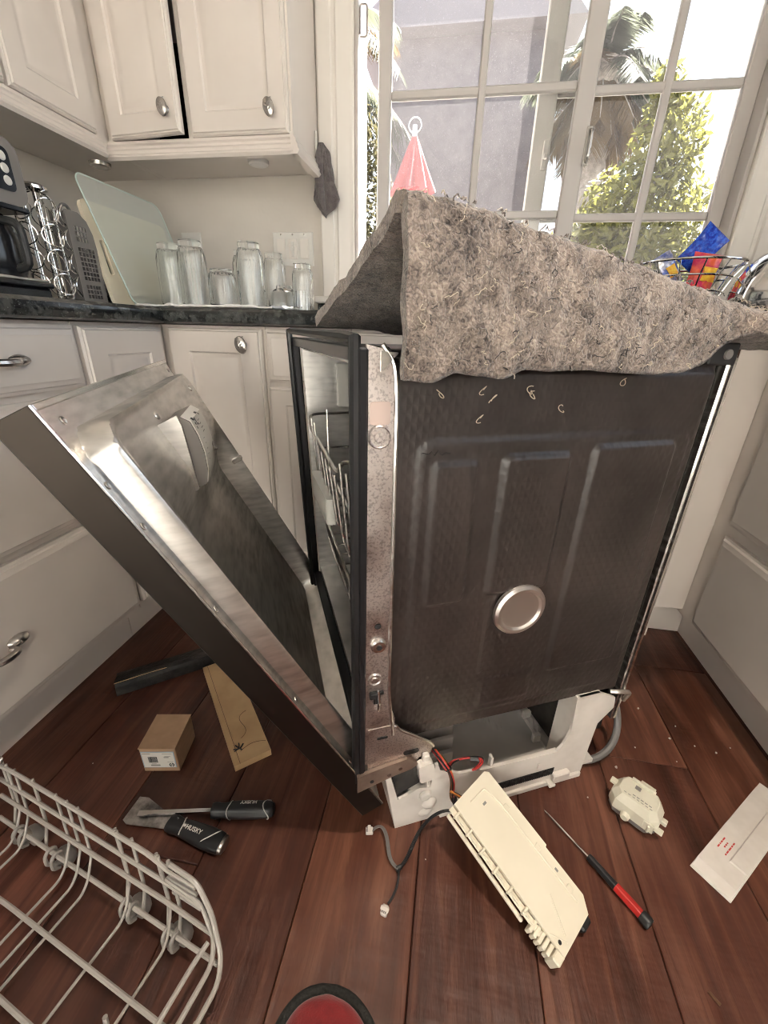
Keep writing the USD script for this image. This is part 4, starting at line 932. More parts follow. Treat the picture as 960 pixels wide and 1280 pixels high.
hem = np.array([Rg[i][(20 + i // 3) % na] * 1.04 for i in range(4, nz - 1)]); hem2 = np.array([Rg[i][(58 - i // 4) % na] * 1.03 for i in range(4, nz - 1)])
obj('hem', cat(tube(hem, .0022, 6), tube(hem2, .0022, 6)), 'towel_grey', t, smooth=True)

# wire basket with snack bags and kettle on the far counter
t = thing('wire_basket', 'chrome wire snack basket on the counter under the window', 'basket', (.606, 1.45, CT))
ang = np.linspace(0, 2 * PI, 49)[:-1]
for r, z, w in ((.128, .142, .0032), (.105, .108, .0026), (.09, .073, .0022), (.075, .035, .0022), (.06, .006, .0030)):
    obj('hoop', tube(np.stack([r * np.cos(ang), r * np.sin(ang), np.full(48, z)], 1), w, 8, closed=True), 'chrome', t)
for k in range(14):
    a = k / 14 * 2 * PI + .1
    obj('rib', tube([(r * math.cos(a), r * math.sin(a), z) for r, z in ((.128, .142), (.105, .108), (.09, .073), (.075, .035), (.06, .006))], .0018, 6), 'chrome', t)
obj('floor_wires', cat([tube([(-math.sqrt(.06 ** 2 - y * y), y, .006), (math.sqrt(.06 ** 2 - y * y), y, .006)], .0018, 6) for y in np.linspace(-.045, .045, 5)]), 'chrome', t)
def pillow(w, h, d, seed, cr=.25):
    xs, ys = np.linspace(-.5, .5, 40), np.linspace(-.5, .5, 40); X, Y = np.meshgrid(xs, ys, indexing='ij')
    b = (1 - (2 * np.abs(X)) ** 3) * (1 - (2 * np.abs(Y)) ** 4); b = np.maximum(b, 0) ** .6
    n1 = meshkit.fbm(np.stack([X * 9, Y * 9, X * 0 + seed], -1), 3) - .5; n2_ = meshkit.fbm(np.stack([X * 9, Y * 9, X * 0 + seed + 7], -1), 3) - .5
    pinch = 1 - .12 * (1 - np.abs(2 * Y) ** 2)
    out = []
    for sg, nn_ in ((1, n1), (-1, n2_)):
        out.append(np.stack([X * w * pinch, Y * h, sg * (d * b / 2 + .0006) + cr * d * nn_ * (b > .02)], -1))
    i = np.arange(1600).reshape(40, 40); a_, b_, c_, d_ = i[:-1, :-1].ravel(), i[1:, :-1].ravel(), i[1:, 1:].ravel(), i[:-1, 1:].ravel()
    F = np.vstack([np.stack([a_, b_, c_], 1), np.stack([a_, c_, d_], 1)])
    e = np.r_[i[:, 0], i[-1, 1:], i[-2::-1, -1], i[0, -2:0:-1]]; e2 = np.roll(e, -1)
    S = np.vstack([np.stack([e, 1600 + e, 1600 + e2], 1), np.stack([e, 1600 + e2, e2], 1)])
    m = trimesh.Trimesh(np.vstack([out[0].reshape(-1, 3), out[1].reshape(-1, 3)]), np.vstack([F, F[:, ::-1] + 1600, S]), process=False)
    if m.volume < 0: m.invert()
    return m
def bag(label, loc, e, w, h, d, seed, m, deco=None):
    t = thing('snack_bag', label, 'snack bag', M=trimesh.transformations.compose_matrix(translate=loc, angles=e))
    obj('bag', pillow(w, h, d, seed), m, t, smooth=60)
    if deco:
        mm, (dx, dy, sx, sy) = deco; q = pillow(sx, sy, .004, seed + 3, .1); q.apply_translation([dx, dy, d * .52]); obj('print', q, mm, t, smooth=60)
    return t
bag('shiny blue snack bag standing tilted in the wire basket', (.640, 1.480, CT + .182), (PI / 2, .62, .05), .078, .11, .020, 1, 'bag_blue')
bag('red snack bag with golden print at the front of the wire basket', (.622, 1.400, CT + .108), (PI / 2 - .1, .12, .06), .075, .11, .022, 2, 'bag_red', ('bag_gold', (.010, .004, .036, .034)))
bag('crumpled silvery foil snack bag in the wire basket', (.550, 1.440, CT + .128), (PI / 2 - .35, -.5, .5), .062, .09, .022, 3, 'bag_foil', ('bag_gold', (.0, -.008, .03, .03)))
t = thing('kettle', 'chrome kettle with black handle on the counter at the right edge of the photo', 'kettle', (.772, 1.285, CT))
obj('body', lathe([(.001, .004), (.096, .004), (.113, .02), (.118, .05), (.114, .085), (.100, .118), (.072, .146), (.036, .160), (.001, .163)], 56), 'chrome', t)
obj('base', lathe([(.001, 0), (.085, 0), (.088, .006), (.001, .006)], 40), 'black_plastic', t)
hk = obj('handle', T(prism(Polygon([(-.045, .0), (.035, .0), (.06, .05), (.055, .11), (.02, .165), (-.02, .17), (-.02, .15), (.012, .145), (.035, .10), (.038, .055), (.02, .03), (-.045, .03)]).buffer(.004).buffer(-.002), .026), frame((-.035, -.112, .016), (.98, -.2, 0), (0, 0, 1), (-.2, -.98, 0))), 'black_plastic', t)
for k in range(2): obj('screw', T(lathe([(.001, .003), (.004, .002), (.005, 0), (.001, 0)], 16), frame((-.052 + .03 * k, -.136 - .006 * k, .034), (.98, -.2, 0), (0, 0, 1), (-.2, -.98, 0))), 'chrome', hk)
obj('lid_knob', lathe([(.001, .188), (.012, .185), (.014, .175), (.006, .168), (.006, .159), (.001, .159)], 24), 'black_plastic', t)
# ------------------------------------------------------------------ things on the floor
# cardboard carton with a printed label
t = thing('cardboard_box', 'small closed cardboard carton with a white barcode label', 'box', (-.580, .505, 0), math.radians(11))
obj('carton', box(0, .074, 0, .083, 0, .068, .0012), 'cardboard', t)
obj('flap', box(-.001, .075, -.0012, .084, .068, .0695, .0005), 'cardboard', t)
FB = lambda x, z, d=0: frame((x, -.0002 - d, z), (1, 0, 0), (0, 0, 1), (0, -1, 0))
lb = obj('label', box(.002, .070, -.0010, 0, .013, .060, .0003), 'label_blue', t)
obj('label_field', box(.004, .0685, -.0014, -.0008, .0145, .0585, .0002), 'label_paper', lb)
bars, x = [], .0155
br = random.Random(2)
while x < .034:
    w = br.choice((.0004, .0007, .001)); bars.append(box(x, x + w, -.0018, -.0013, .029, .046, .0001)); x += w + br.choice((.0004, .0006))
obj('barcode', cat(bars), 'ink', lb, kind='stuff')
obj('print', cat([box(.018, .037, -.0018, -.0013, .019, .0225, .0001), box(.020, .030, -.0018, -.0013, .0245, .0255, .0001), box(.005, .022, -.0018, -.0013, .0545, .0558, .0001), box(.046, .066, -.0018, -.0013, .0545, .0552, .0001), box(.048, .058, -.0018, -.0013, .043, .0455, .0001), box(.050, .062, -.0018, -.0013, .0475, .0483, .0001)]), 'ink_grey', lb, kind='stuff')
ring_ = Point(0, 0).buffer(.0052).difference(Point(0, 0).buffer(.0034)).difference(sbox(-.0012, -.006, .0012, .006))
obj('emblem', cat(T(prism(ring_, .0005), FB(.061, .022, .0012)), T(prism(Polygon([(-.0015, 0), (0, .0018), (.0015, 0), (0, -.0018)]), .0005), FB(.061, .022, .0012)), *[box(.054 + .004 * k, .0552 + .004 * k, -.0018, -.0013, .0300, .0312, .0001) for k in range(3)]), 'ink', lb, kind='stuff')

# pale offcut board and black strip
t = thing('wood_offcut', 'pale wooden board offcut lying under the open door', 'board', (-.392, .539, 0), math.radians(-52.4 + 90 + 4.6))
obj('board', T(prism(Polygon([(0, 0), (.078, -.002), (.079, .33), (.0, .33)]), .017)), 'raw_wood', t, smooth=False)
obj('mark', cat(tube(smooth_path([(.008, .040, .0172), (.02, .036, .0172), (.030, .044, .0172)], 12), .0016, 5), tube(smooth_path([(.014, .048, .0172), (.020, .036, .0172), (.024, .030, .0172)], 12), .0014, 5), tube(smooth_path([(.008, .034, .0172), (.018, .038, .0172), (.022, .050, .0172)], 12), .0012, 5)), 'ink', t, kind='stuff')
obj('scratch', cat(tube(smooth_path([(.03, .06, .0170), (.045, .085, .0170), (.04, .11, .0170), (.06, .13, .0170)], 20), .0006, 4), tube(smooth_path([(.02, .028, .0170), (.05, .035, .0170), (.075, .025, .0170)], 20), .0006, 4), tube([(.012, 0, .0170), (.012, .33, .0170)], .0005, 4)), 'wire_brown', t, kind='stuff')
t = thing('black_trim_strip', 'black painted wooden trim strip lying by the left toe kick', 'wood strip', (-.782, .668, 0), math.radians(39))
pr_ = Polygon([(0, 0), (.072, 0), (.072, .014), (.04, .024), (.014, .036), (.003, .036), (0, .026)])
m = T(prism(pr_, .32), frame((0, 0, 0), (0, 1, 0), (0, 0, 1), (1, 0, 0))); m = trimesh.Trimesh(*trimesh.remesh.subdivide_to_size(m.vertices, m.faces, .012), process=False)
v = np.array(m.vertices); v += (meshkit.fbm(v * 60, 2)[:, None] - .5) * np.array([.004, .003, .002]) * np.minimum(1, v[:, 2:3] / .004); m.vertices = v
obj('strip', m, 'black_wood', t, smooth=25)
obj('splinter', cat(tube(smooth_path([(.0, .006, .0365), (.1, .007, .036), (.12, .006, .0365)], 12), .0011, 4)), 'raw_wood', t)

# putty knife
KA = math.atan2(.405 - .432, -.35 + .545)
t = thing('putty_knife', 'flexible putty knife with black rubber grip under the screwdriver', 'putty knife', (-.548, .430, 0), KA)
bl = Polygon([(-.004, .022), (.0, -.022), (.012, -.026), (.085, -.010), (.11, -.008), (.11, .008), (.085, .012), (.014, .026)])
obj('blade', prism(bl, .0016, .0062), 'blade_steel', t)
sec = lambda x, ry, rz, cz: np.stack([np.full(28, x), ry * np.sign(np.cos(A28)) * np.abs(np.cos(A28)) ** .75, cz + rz * np.sign(np.sin(A28)) * np.abs(np.sin(A28)) ** .8], 1)
A28 = np.arange(28) / 28 * 2 * PI
hd = loft([sec(x, ry, rz, .0125) for x, ry, rz in ((.088, .008, .006), (.090, .0145, .009), (.100, .0160, .0105), (.112, .0140, .0105), (.128, .0150, .0115), (.155, .0175, .012), (.180, .0185, .012), (.200, .0175, .0115), (.206, .0165, .011))])
h_ = obj('grip', hd, 'black_rubber', t, smooth=50)
obj('end_cap', loft([sec(x, ry, rz, .0125) for x, ry, rz in ((.205, .0160, .0105), (.2065, .0158, .0105), (.211, .0150, .0095), (.213, .012, .007))]), 'nickel', t, smooth=50)
def band(x0, x1, y0, y1, z, w=.0011):
    ts = np.linspace(0, 1, 14); return tube([(x0 + (x1 - x0) * s + .002 * math.sin(PI * s), y0 + (y1 - y0) * s, z - .0125 * (abs(2 * (y0 + (y1 - y0) * s) / .034) ** 4) * .75) for s in ts], w, 6)
obj('stripe', band(.124, .118, -.0145, .0145, .0238), 'silver_line', h_); obj('stripe', band(.166, .196, -.0165, .0160, .0242), 'silver_line', h_)
obj('lettering', T(text('HUSKY', .0072, .0008, True), frame((.130, -.004, .0240), (1, 0, 0), (0, 1, 0), (0, 0, 1))), 'label_paper', h_, smooth=False)
obj('emblem', T(prism(Polygon([(-.003, 0), (-.001, .0035), (.0, .001), (.002, .003), (.003, -.001), (.0, -.003)]), .0008), t=(.1265, .0, .0238)), 'label_paper', h_, smooth=False)
obj('lettering', T(text('FLEX', .0035, .0006), frame((.103, .008, .0222), (0, -1, 0), (1, 0, 0), (0, 0, 1))), 'silver_line', h_, smooth=False)
# flat screwdriver lying across the knife
SA = math.atan2(.473 - .421, -.275 + .528)
t = thing('screwdriver', 'flat screwdriver with black handle and steel shaft resting on the putty knife', 'screwdriver', (-.528, .421, 0), SA)
tip = [np.array([(x, -w, z - h), (x, w, z - h), (x, w, z + h), (x, -w, z + h)]) for x, w, z, h in ((0, .0048, .0125, .0006), (.012, .0050, .0130, .0012), (.024, .0036, .0132, .0026), (.03, .0034, .0134, .0032), (.145, .0034, .0160, .0032))]
obj('shaft', loft(tip), 'chrome', t, smooth=20)
def rnd(x, r, cz=.0165, k=1.): return np.stack([np.full(28, x), r * np.cos(A28) * (1 + .05 * np.cos(6 * A28) * k), cz + r * np.sin(A28) * (1 + .05 * np.cos(6 * A28) * k)], 1)
h_ = obj('handle', loft([rnd(x, r) for x, r in ((.140, .006), (.141, .0125), (.148, .0145), (.155, .0130), (.163, .0125), (.178, .0150), (.20, .0160), (.225, .0158), (.245, .0150), (.253, .0130), (.258, .0100), (.259, .004))]), 'black_rubber', t, smooth=50)
arc = np.linspace(.15 * PI, .85 * PI, 16)
obj('stripe', tube([(.174 + .003 * math.sin(2 * a), .0148 * math.cos(a), .0165 + .0150 * math.sin(a)) for a in np.linspace(-.2 * PI, 1.2 * PI, 24)], .0010, 6), 'silver_line', h_); obj('stripe', tube([(.238 + .012 * abs(math.cos(a)) ** 2, .0152 * math.cos(a), .0165 + .0152 * math.sin(a)) for a in np.linspace(-.2 * PI, 1.2 * PI, 24)], .0011, 6), 'silver_line', h_)
L_ = text('HUSKY', .0066, .0008, True); L_ = T(L_, frame((.226, .0085, .0), (-1, 0, 0), (0, -1, 0), (0, 0, 1))); v = np.array(L_.vertices); v[:, 2] += .0165 + np.sqrt(np.maximum(.0161 ** 2 - v[:, 1] ** 2, 0)); L_.vertices = v
obj('lettering', L_, 'label_paper', h_, smooth=False)

# thin red screwdriver
RA = math.atan2(.42 - .576, .38 - .246)
t = thing('screwdriver', 'long thin screwdriver with black and red handle beside the control module', 'screwdriver', (.246, .576, 0), RA)
obj('shaft', loft([np.stack([np.full(10, x), r * np.cos(np.arange(10) / 10 * 2 * PI), z + r * np.sin(np.arange(10) / 10 * 2 * PI)], 1) for x, r, z in ((0, .0004, .0035), (.004, .0014, .0036), (.012, .0020, .0039), (.1, .0021, .0085))]), 'chrome', t)
def hexr(x, r, cz, k=.06): return np.stack([np.full(28, x), r * np.cos(A28) * (1 + k * np.cos(6 * A28)), cz + r * np.sin(A28) * (1 + k * np.cos(6 * A28))], 1)
obj('grip', loft([hexr(x, r, .0095) for x, r in ((.096, .003), (.0965, .0058), (.104, .0068), (.112, .0062), (.135, .0066), (.149, .0070))]), 'black_rubber', t, smooth=40)
obj('handle', loft([hexr(x, r, .0100) for x, r in ((.148, .006), (.1485, .0074), (.175, .0078), (.192, .0076), (.193, .006))]), 'red_plastic', t, smooth=40)
obj('cap', lathe([(.001, 0), (.0085, 0), (.0098, .002), (.0098, .009), (.0085, .011), (.001, .011)], 28), 'black_plastic', t) if False else obj('cap', loft([hexr(x, r, .0100, .02) for x, r in ((.191, .006), (.1915, .0088), (.194, .0098), (.204, .0098), (.207, .0085), (.2075, .003))]), 'black_plastic', t, smooth=40)

# control module: lid uppermost, one end propped on the tray rim
a0, a1 = np.array([.0905, .518, .118]), np.array([.259, .381, .036]); Lx = (a1 - a0); LL = np.linalg.norm(Lx); Lx /= LL
acr = np.array([.061, .074, 0.]); acr -= Lx * (acr @ Lx); acr /= np.linalg.norm(acr); nrm = np.cross(Lx, acr)
if nrm[2] < 0: nrm = -nrm; acr = -acr
MODM = frame(a0, Lx, acr, nrm)
t = thing('control_module', 'long cream plastic control box leaning on the dishwasher tray', 'control box', M=MODM)
lidp = Polygon([(0, -.048), (-.002, .040), (.004, .047), (.138, .047), (.139, .043), (LL - .018, .043), (LL, .028), (LL, -.048)])
obj('case', prism(lidp.buffer(-.002), .022, -.026), 'cream_plastic', t, smooth=False)
lid = obj('lid', prism(lidp, .005, -.004), 'cream_plastic', t, smooth=False)
rp = bend_path([(.016, -.02, .0010), (.016, .018, .0010), (.05, .026, .0010), (LL - .02, .026, .0010)], .006)
obj('ridge', cat(tube(rp, .0016, 6), tube([(LL - .055, -.004, .0008), (LL - .012, -.026, .0008)], .0012, 6), tube([(LL - .03, -.045, .0008), (LL - .006, -.03, .0008)], .001, 6)), 'cream_plastic', lid)
for x in (.055, .125, .19): obj('tab', cat(box(x, x + .010, .024, .034, .0008, .0028, .0006)), 'cream_plastic', lid)
obj('mark', cat(box(.165, .171, .030, .034, .0008, .0014, .0002), box(.030, .034, -.004, .004, .0008, .0013, .0002)), 'ink_grey', lid, kind='stuff')
obj('screw', T(lathe([(.001, .002), (.0024, .002), (.003, .001), (.001, .001)], 14), t=(LL - .014, -.040, .0006)), 'black_plastic', lid)
obj('flange', cat(box(.0, LL - .03, -.058, -.048, -.010, -.007, .001), box(.004, LL - .06, -.062, -.056, -.024, -.018, .001)), 'cream_plastic', t)
for k in range(6): obj('clip', box(.012 + .03 * k, .016 + .03 * k, -.060, -.046, -.010, -.001, .001), 'cream_plastic', t); obj('clip_bar', box(.016 + .03 * k, .034 + .03 * k, -.0565, -.0545, -.009, -.003, .0008), 'cream_plastic', t)
for k in range(5): obj('terminal', box(LL - .052 + .008 * k, LL - .046 + .008 * k, -.064, -.046, -.022, -.006, .001), 'cream_plastic', t)
obj('foot', cat(box(LL - .012, LL + .002, -.062, -.044, -.030, -.002, .002)), 'cream_plastic', t)
obj('connector', box(LL - .02, LL + .012, .010, .034, -.024, -.010, .003), 'black_plastic', t)

# gearmotor
t = thing('drain_motor', 'small pale drain motor with grey bottom lying on the floor', 'motor', (.418, .603, 0), math.radians(-38))
oc = Polygon([(-.042, -.016), (-.030, -.030), (.030, -.030), (.044, -.016), (.044, .012), (.034, .028), (-.012, .034), (-.034, .028), (-.042, .012)])
def orings(P, lv): return [np.c_[np.array(P.exterior.coords)[:-1] * s, np.full(len(P.exterior.coords) - 1, z)] for s, z in lv]
obj('lower_case', loft(orings(oc, ((.70, 0), (.96, .010), (.98, .022)))), 'motor_grey', t, smooth=20)
up = obj('upper_case', loft(orings(oc, ((1.0, .020), (1.02, .024), (1.0, .044), (.78, .060), (.74, .061)))), 'motor_plastic', t, smooth=20)
obj('lug', box(-.050, -.038, -.006, .006, .046, .053, .001), 'motor_plastic', t); obj('lug', box(.040, .054, .002, .012, .022, .032, .001), 'motor_plastic', t); obj('lug', box(.042, .054, -.020, -.012, .020, .030, .001), 'motor_plastic', t)
obj('fin', cat(box(-.02, .022, .018, .023, .059, .067, .001), box(-.006, .02, .026, .031, .052, .064, .001)), 'motor_plastic', up)
obj('window', box(-.010, .0, .004, .013, .0605, .0617, .0003), 'motor_grey', up)
obj('shaft_boss', T(lathe([(.001, .009), (.006, .009), (.008, .006), (.0085, 0), (.001, 0)], 24), frame((-.006, -.030, .022), (1, 0, 0), (0, 0, 1), (0, -1, 0))), 'motor_plastic', up)
obj('print', cat([box(-.022 + .0075 * k, -.0175 + .0075 * k, -.0175, -.0160, .0605, .0615, .0002) for k in range(7)] + [box(-.008 + .007 * k, -.003 + .007 * k, -.0125, -.0105, .0605, .0615, .0002) for k in range(5)]), 'ink_grey', up, kind='stuff')
obj('rib', cat(box(.022, .040, -.031, -.027, .022, .042, .001), box(.030, .034, -.034, -.028, .022, .038, .001)), 'motor_plastic', up)

# white moulded cover with a red printed note
WA = math.radians(40.8)
t = thing('plastic_cover', 'long white plastic cover with a red printed note at the right edge', 'cover', (.494, .526, 0), WA)
obj('rim', box(-.004, .275, -.060, .003, 0, .004, .0012), 'label_paper', t)
cs = [np.array([(x0, -.058, z), (.272, -.058, z), (.272, .001, z), (x0, .001, z)]) + np.array([0, 0, 0]) for x0, z in ((.0, .003), (.0085, .019), (.0095, .020), (.10, .020))][:3]
obj('body', loft(cs), 'white_plastic', t, smooth=20)
obj('step', loft([np.array([(.048, -.057, .0195), (.272, -.057, .0195), (.272, -.031, .0195), (.048, -.031, .0195)]), np.array([(.050, -.057, .0225), (.272, -.057, .0225), (.272, -.033, .0225), (.050, -.033, .0225)])]), 'white_plastic', t, smooth=20)
bm = [box(.058 + d0, .058 + d0 + l, -.011 - .0068 * k, -.0088 - .0068 * k, .0197, .0203, .0001) for k, ws in enumerate((((.0, .007), (.0085, .003), (.013, .006), (.0205, .008)), ((.009, .004), (.0145, .004), (.020, .003)), ((-.004, .004), (.0015, .007), (.010, .009), (.0205, .005), (.027, .006)))) for d0, l in ws]
obj('note', cat(bm), 'ink_red', t, kind='stuff')

# wiring: loom from the tray to the module, ribbon with two plugs on the floor
t = thing('wire_loom', 'red and orange wire loom running from the tray to the control module', 'wires')
def bundle(path, cols, spread, r, nm='wire'):
    P = smooth_path(path, 36); br_ = random.Random(len(path) + len(cols))
    for k, c in enumerate(cols):
        a = 2 * PI * k / len(cols); ph = br_.uniform(0, 6)
        off = np.stack([spread * np.cos(a + np.linspace(0, 2.5, 36)), spread * np.sin(a + np.linspace(0, 2.5, 36)) * .6, spread * np.sin(a * 1.3 + ph + np.linspace(0, 2, 36))], 1)
        obj(nm, tube(P + off, r, 6), c, t)
J = dw_world(.075, .020, .165)
K2 = dw_world(.095, -.006, .140)
bundle([J, K2, dw_world(.12, .02, .118), dw_world(.17, .005, .125), a0 - Lx * .016 + acr * .030 - nrm * .010], ['wire_red', 'wire_red', 'wire_red', 'wire_black'], .0028, .0016)
bundle([J, K2, dw_world(.105, -.012, .10), dw_world(.11, -.018, .06), dw_world(.125, -.03, .055), a0 - Lx * .016 - acr * .030 - nrm * .014], ['wire_orange', 'wire_orange', 'wire_brown', 'wire_black', 'wire_red'], .0032, .0016)
obj('tape', tube([J * .6 + K2 * .4, K2 * 1.0, K2 * .9 + dw_world(.12, .02, .118) * .1], .0062, 10), 'black_rubber', t)
q1, q2 = dw_world(.150, .012, .123), dw_world(.165, .006, .125); obj('tape', tube([q1, q2], .0048, 10), 'black_rubber', t)
q1, q2 = dw_world(.109, -.017, .068), dw_world(.112, -.020, .056); obj('tape', tube([q1, q2], .0056, 10), 'black_rubber', t)
t = thing('ribbon_cable', 'grey ribbon cable with two white plugs lying on the floor', 'cable')
def ribbon(path, n, pitch, r, m, z=None):
    P = smooth_path(path, 44); tn = np.gradient(P, axis=0); sd = np.cross(tn, [0, 0, 1.]); sd /= np.maximum(np.linalg.norm(sd, axis=1, keepdims=True), 1e-9)
    tw = np.linspace(0, 1, 44)
    for k in range(n):
        o = (k - (n - 1) / 2) * pitch
        obj('wire', tube(P + sd * o * .75 + np.array([0, 0, 1.]) * (o + pitch * n / 2) * .5, r, 6), m, t)
Jc = np.array([-.026, .424, .006])
ribbon([(-.083, .474, .006), (-.066, .482, .010), (-.052, .462, .012), (-.043, .437, .009), Jc], 4, .0022, .0011, 'wire_grey')
ribbon([Jc, (-.014, .440, .007), (-.002, .468, .016), (.022, .492, .045), (.052, .503, .060), (.078, .498, .062)], 4, .0022, .0012, 'wire_black')
ribbon([Jc, (-.024, .410, .005), (-.027, .392, .004), (-.036, .374, .004)], 2, .0022, .0011, 'wire_black')
obj('tape', tube([(-.030, .422, .007), (-.022, .428, .007)], .0042, 8), 'black_rubber', t)
for (x, y, a) in ((-.088, .475, .2), (-.040, .364, 1.35)):
    c_ = obj('plug', cat(T(box(-.007, .007, -.0055, .0055, .0, .009, .0015), rot(a, (0, 0, 1)), (x, y, .001)), T(box(-.003, .003, -.007, .007, .008, .011, .0008), rot(a, (0, 0, 1)), (x, y, .001))), 'white_plastic', t)
    obj('pin_slot', cat([T(box(-.006, -.002, -.004 + .0028 * k, -.002 + .0028 * k, .0092, .0101, .0002), rot(a, (0, 0, 1)), (x, y, .001)) for k in range(3)]), 'grey_plastic', c_)

# lower rack taken out of the dishwasher, standing on its rollers
E1, E2 = np.array([.9763, -.2164, 0]), np.array([-.2164, -.9763, 0])
t = thing('lower_dish_rack', 'large grey vinyl-coated lower dish rack lying on the floor in the corner', 'dish rack', M=frame((-.745, .354, 0), E1, -E2, (0, 0, 1)))
# local: x along the roller side, y towards the dishwasher (0 = base rail, negative = inside), z up
RX = .515; DEP = -.50
WT, WB_ = .0034, .0022
top = bend_path([(.0, .025, .158), (.045, .027, .160), (.365, .027, .160), (.40, .026, .150)], .02)
obj('top_rail', tube(top, WT), 'rack_vinyl', t)
obj('end_rail', tube(bend_path([(.398, .030, .158), (.455, .028, .158), (.485, .018, .125), (.510, .000, .085), (.522, -.02, .075), (.522, DEP + .02, .075), (.50, DEP - .0, .10)], .012), WT), 'rack_vinyl', t)
obj('end_rail', tube(bend_path([(.395, .024, .128), (.462, .022, .126), (.492, .008, .092), (.505, -.012, .085), (.505, DEP, .085)], .012), WT), 'rack_vinyl', t)
obj('end_rail', tube(bend_path([(.49, -.0, .10), (.487, -.025, .098), (.487, DEP, .098)], .010), WT), 'rack_vinyl', t)
obj('end_wire', tube([(.515, -.055, .060), (.515, DEP, .060)], WB_ + .0006), 'rack_vinyl', t)
obj('side_rail', tube(bend_path([(.0, .022, .122), (.40, .022, .122), (.465, .020, .122)], .01), WT), 'rack_vinyl', t)
obj('side_rail', tube(bend_path([(.0, .014, .088), (.40, .014, .088), (.485, .012, .088)], .01), WT), 'rack_vinyl', t)
obj('base_rail', tube([(.0, .0, .047), (.498, .0, .047)], WT), 'rack_vinyl', t)
obj('base_rail', tube(bend_path([(.05, -.075, .036), (.13, -.070, .036), (.515, -.070, .036)], .03), WT), 'rack_vinyl', t)
obj('base_rail', tube([(.0, -.135, .036), (.515, -.135, .036)], WT), 'rack_vinyl', t)
obj('base_rail', tube([(.0, -.175, .040), (.515, -.175, .040)], WT + .001), 'rack_vinyl', t)
for y in (-.26, -.35, -.44): obj('base_rail', tube([(.0, y, .036), (.515, y, .036)], WT), 'rack_vinyl', t)
obj('far_rail', cat(tube([(.0, DEP, .05), (.52, DEP, .05)], WT)), 'rack_vinyl', t); obj('far_rail', tube([(.0, DEP - .02, .16), (.50, DEP - .02, .16)], WT), 'rack_vinyl', t)
obj('left_rail', tube(bend_path([(.0, .025, .158), (-.012, .0, .150), (-.012, DEP + .02, .150), (.0, DEP - .02, .16)], .02), WT), 'rack_vinyl', t); obj('left_rail', tube([(-.008, .01, .10), (-.008, DEP, .10)], WT), 'rack_vinyl', t)
for k, x in enumerate((.055, .078, .185, .212, .238, .325, .410)):
    obj('floor_wire', tube(bend_path([(x - .028, .029, .165), (x - .010, .016, .075), (x, -.004, .048), (x, -.018, .033), (x, DEP + .02, .033), (x, DEP - .012, .05), (x, DEP - .022, .165)], .008), WB_), 'rack_vinyl', t)
for x in (.03, .115, .31, .345, .395, .418):
    obj('side_wire', tube(bend_path([(x - .018, .030, .165), (x, .018, .080), (x + .004, .004, .040)], .01), WB_ + .0004), 'rack_vinyl', t)
for k in range(8): obj('prong', tube([(.05 + .028 * k, -.160, .036), (.05 + .028 * k - .004, -.156, .085)], WB_, 6), 'rack_vinyl', t)
for z in (.150, .134, .096): obj('fold_clip', box(.40, .455, .022, .026, z, z + .006, .002), 'rack_vinyl', t)
obj('prong', tube([(.43, -.11, .036), (.425, -.10, .10)], .0030), 'rack_vinyl', t)
for x in (.062, .148, .325, .412):
    a_ = obj('roller', T(lathe([(.001, .022), (.008, .0215), (.0145, .018), (.0175, .012), (.0180, .003), (.0165, .0), (.001, 0)], 28), frame((x, .004, .0185), (1, 0, 0), (0, 0, 1), (0, 1, 0)) @ np.diag([1, 1, 1, 1.])), 'roller_plastic', t)
    obj('axle', tube([(x, -.010, .0195), (x, -.009, .0195), (x, .006, .0195)], [.0045, .006, .006], 12), 'roller_plastic', a_)
    for dx in (-.008, .008):
        obj('clip', tube(bend_path([(x + dx, -.002, .019), (x + dx, -.011, .026), (x + dx, -.010, .046), (x + dx, -.001, .054), (x + dx, .007, .048), (x + dx, .006, .030)], .006), .0030, 8), 'roller_plastic', a_)
obj('foil_tag', T(pillow(.03, .05, .006, 9, .6), frame((.002, .02, .150), (1, 0, 0), (0, .5, .86), (0, -.86, .5))), 'steel_bright', t, smooth=40)  # small crumpled shiny piece at the rack corner

# toe of the photographer's slipper
t = thing('slipper', 'toe of a red fabric slipper with black piping at the bottom of the photo', 'slipper', (-.098, .254, 0), math.radians(6))
ns = 40
def foot(y):   # half width left/right of a right-foot slipper, y = distance back from the toe
    s = y / .27
    return .067 * (1 - (1 - min(s / .26, 1)) ** 2) ** .47 * (1 - .12 * sstep(np.array(s), .35, .7)) * (1 - sstep(np.array(s), .85, 1.02) ** 2 * .6)
Ysm = np.r_[np.linspace(0.0006, .06, 18), np.linspace(.07, .268, 16)]
Rg = []
for y in Ysm:
    w = float(foot(y)); hgt = float(np.interp(y, [0, .01, .04, .09, .13, .27], [.022, .034, .046, .060, .068, .062]))
    a = np.linspace(0, PI, 25); cx = .010 * (y / .1 - .3) * (y < .1) + .007 * (y >= .1)
    Rg.append(np.vstack([np.stack([cx + w * np.cos(a), np.full(25, -y), .012 + (hgt - .012) * np.sin(a) ** .75], 1)]))
obj('upper', loft(Rg), 'red_fabric', t, smooth=60)
sole_p = [(r[0][0] + .007 * np.sign(r[0][0] - r[-1][0]), r[0][1]) for r in Rg] + [(r[-1][0] - .007, r[-1][1]) for r in Rg[::-1]]
sp = Polygon([(r[0][0], r[0][1]) for r in Rg] + [(r[-1][0], r[-1][1]) for r in Rg[::-1]]).buffer(.007)
obj('sole', prism(sp, .014), 'black_fabric', t, smooth=40)
pc = np.array(sp.buffer(-.002).exterior.coords)[:-1]; pc = pc[np.linspace(0, len(pc) - 1, 120).astype(int)[:-1]]
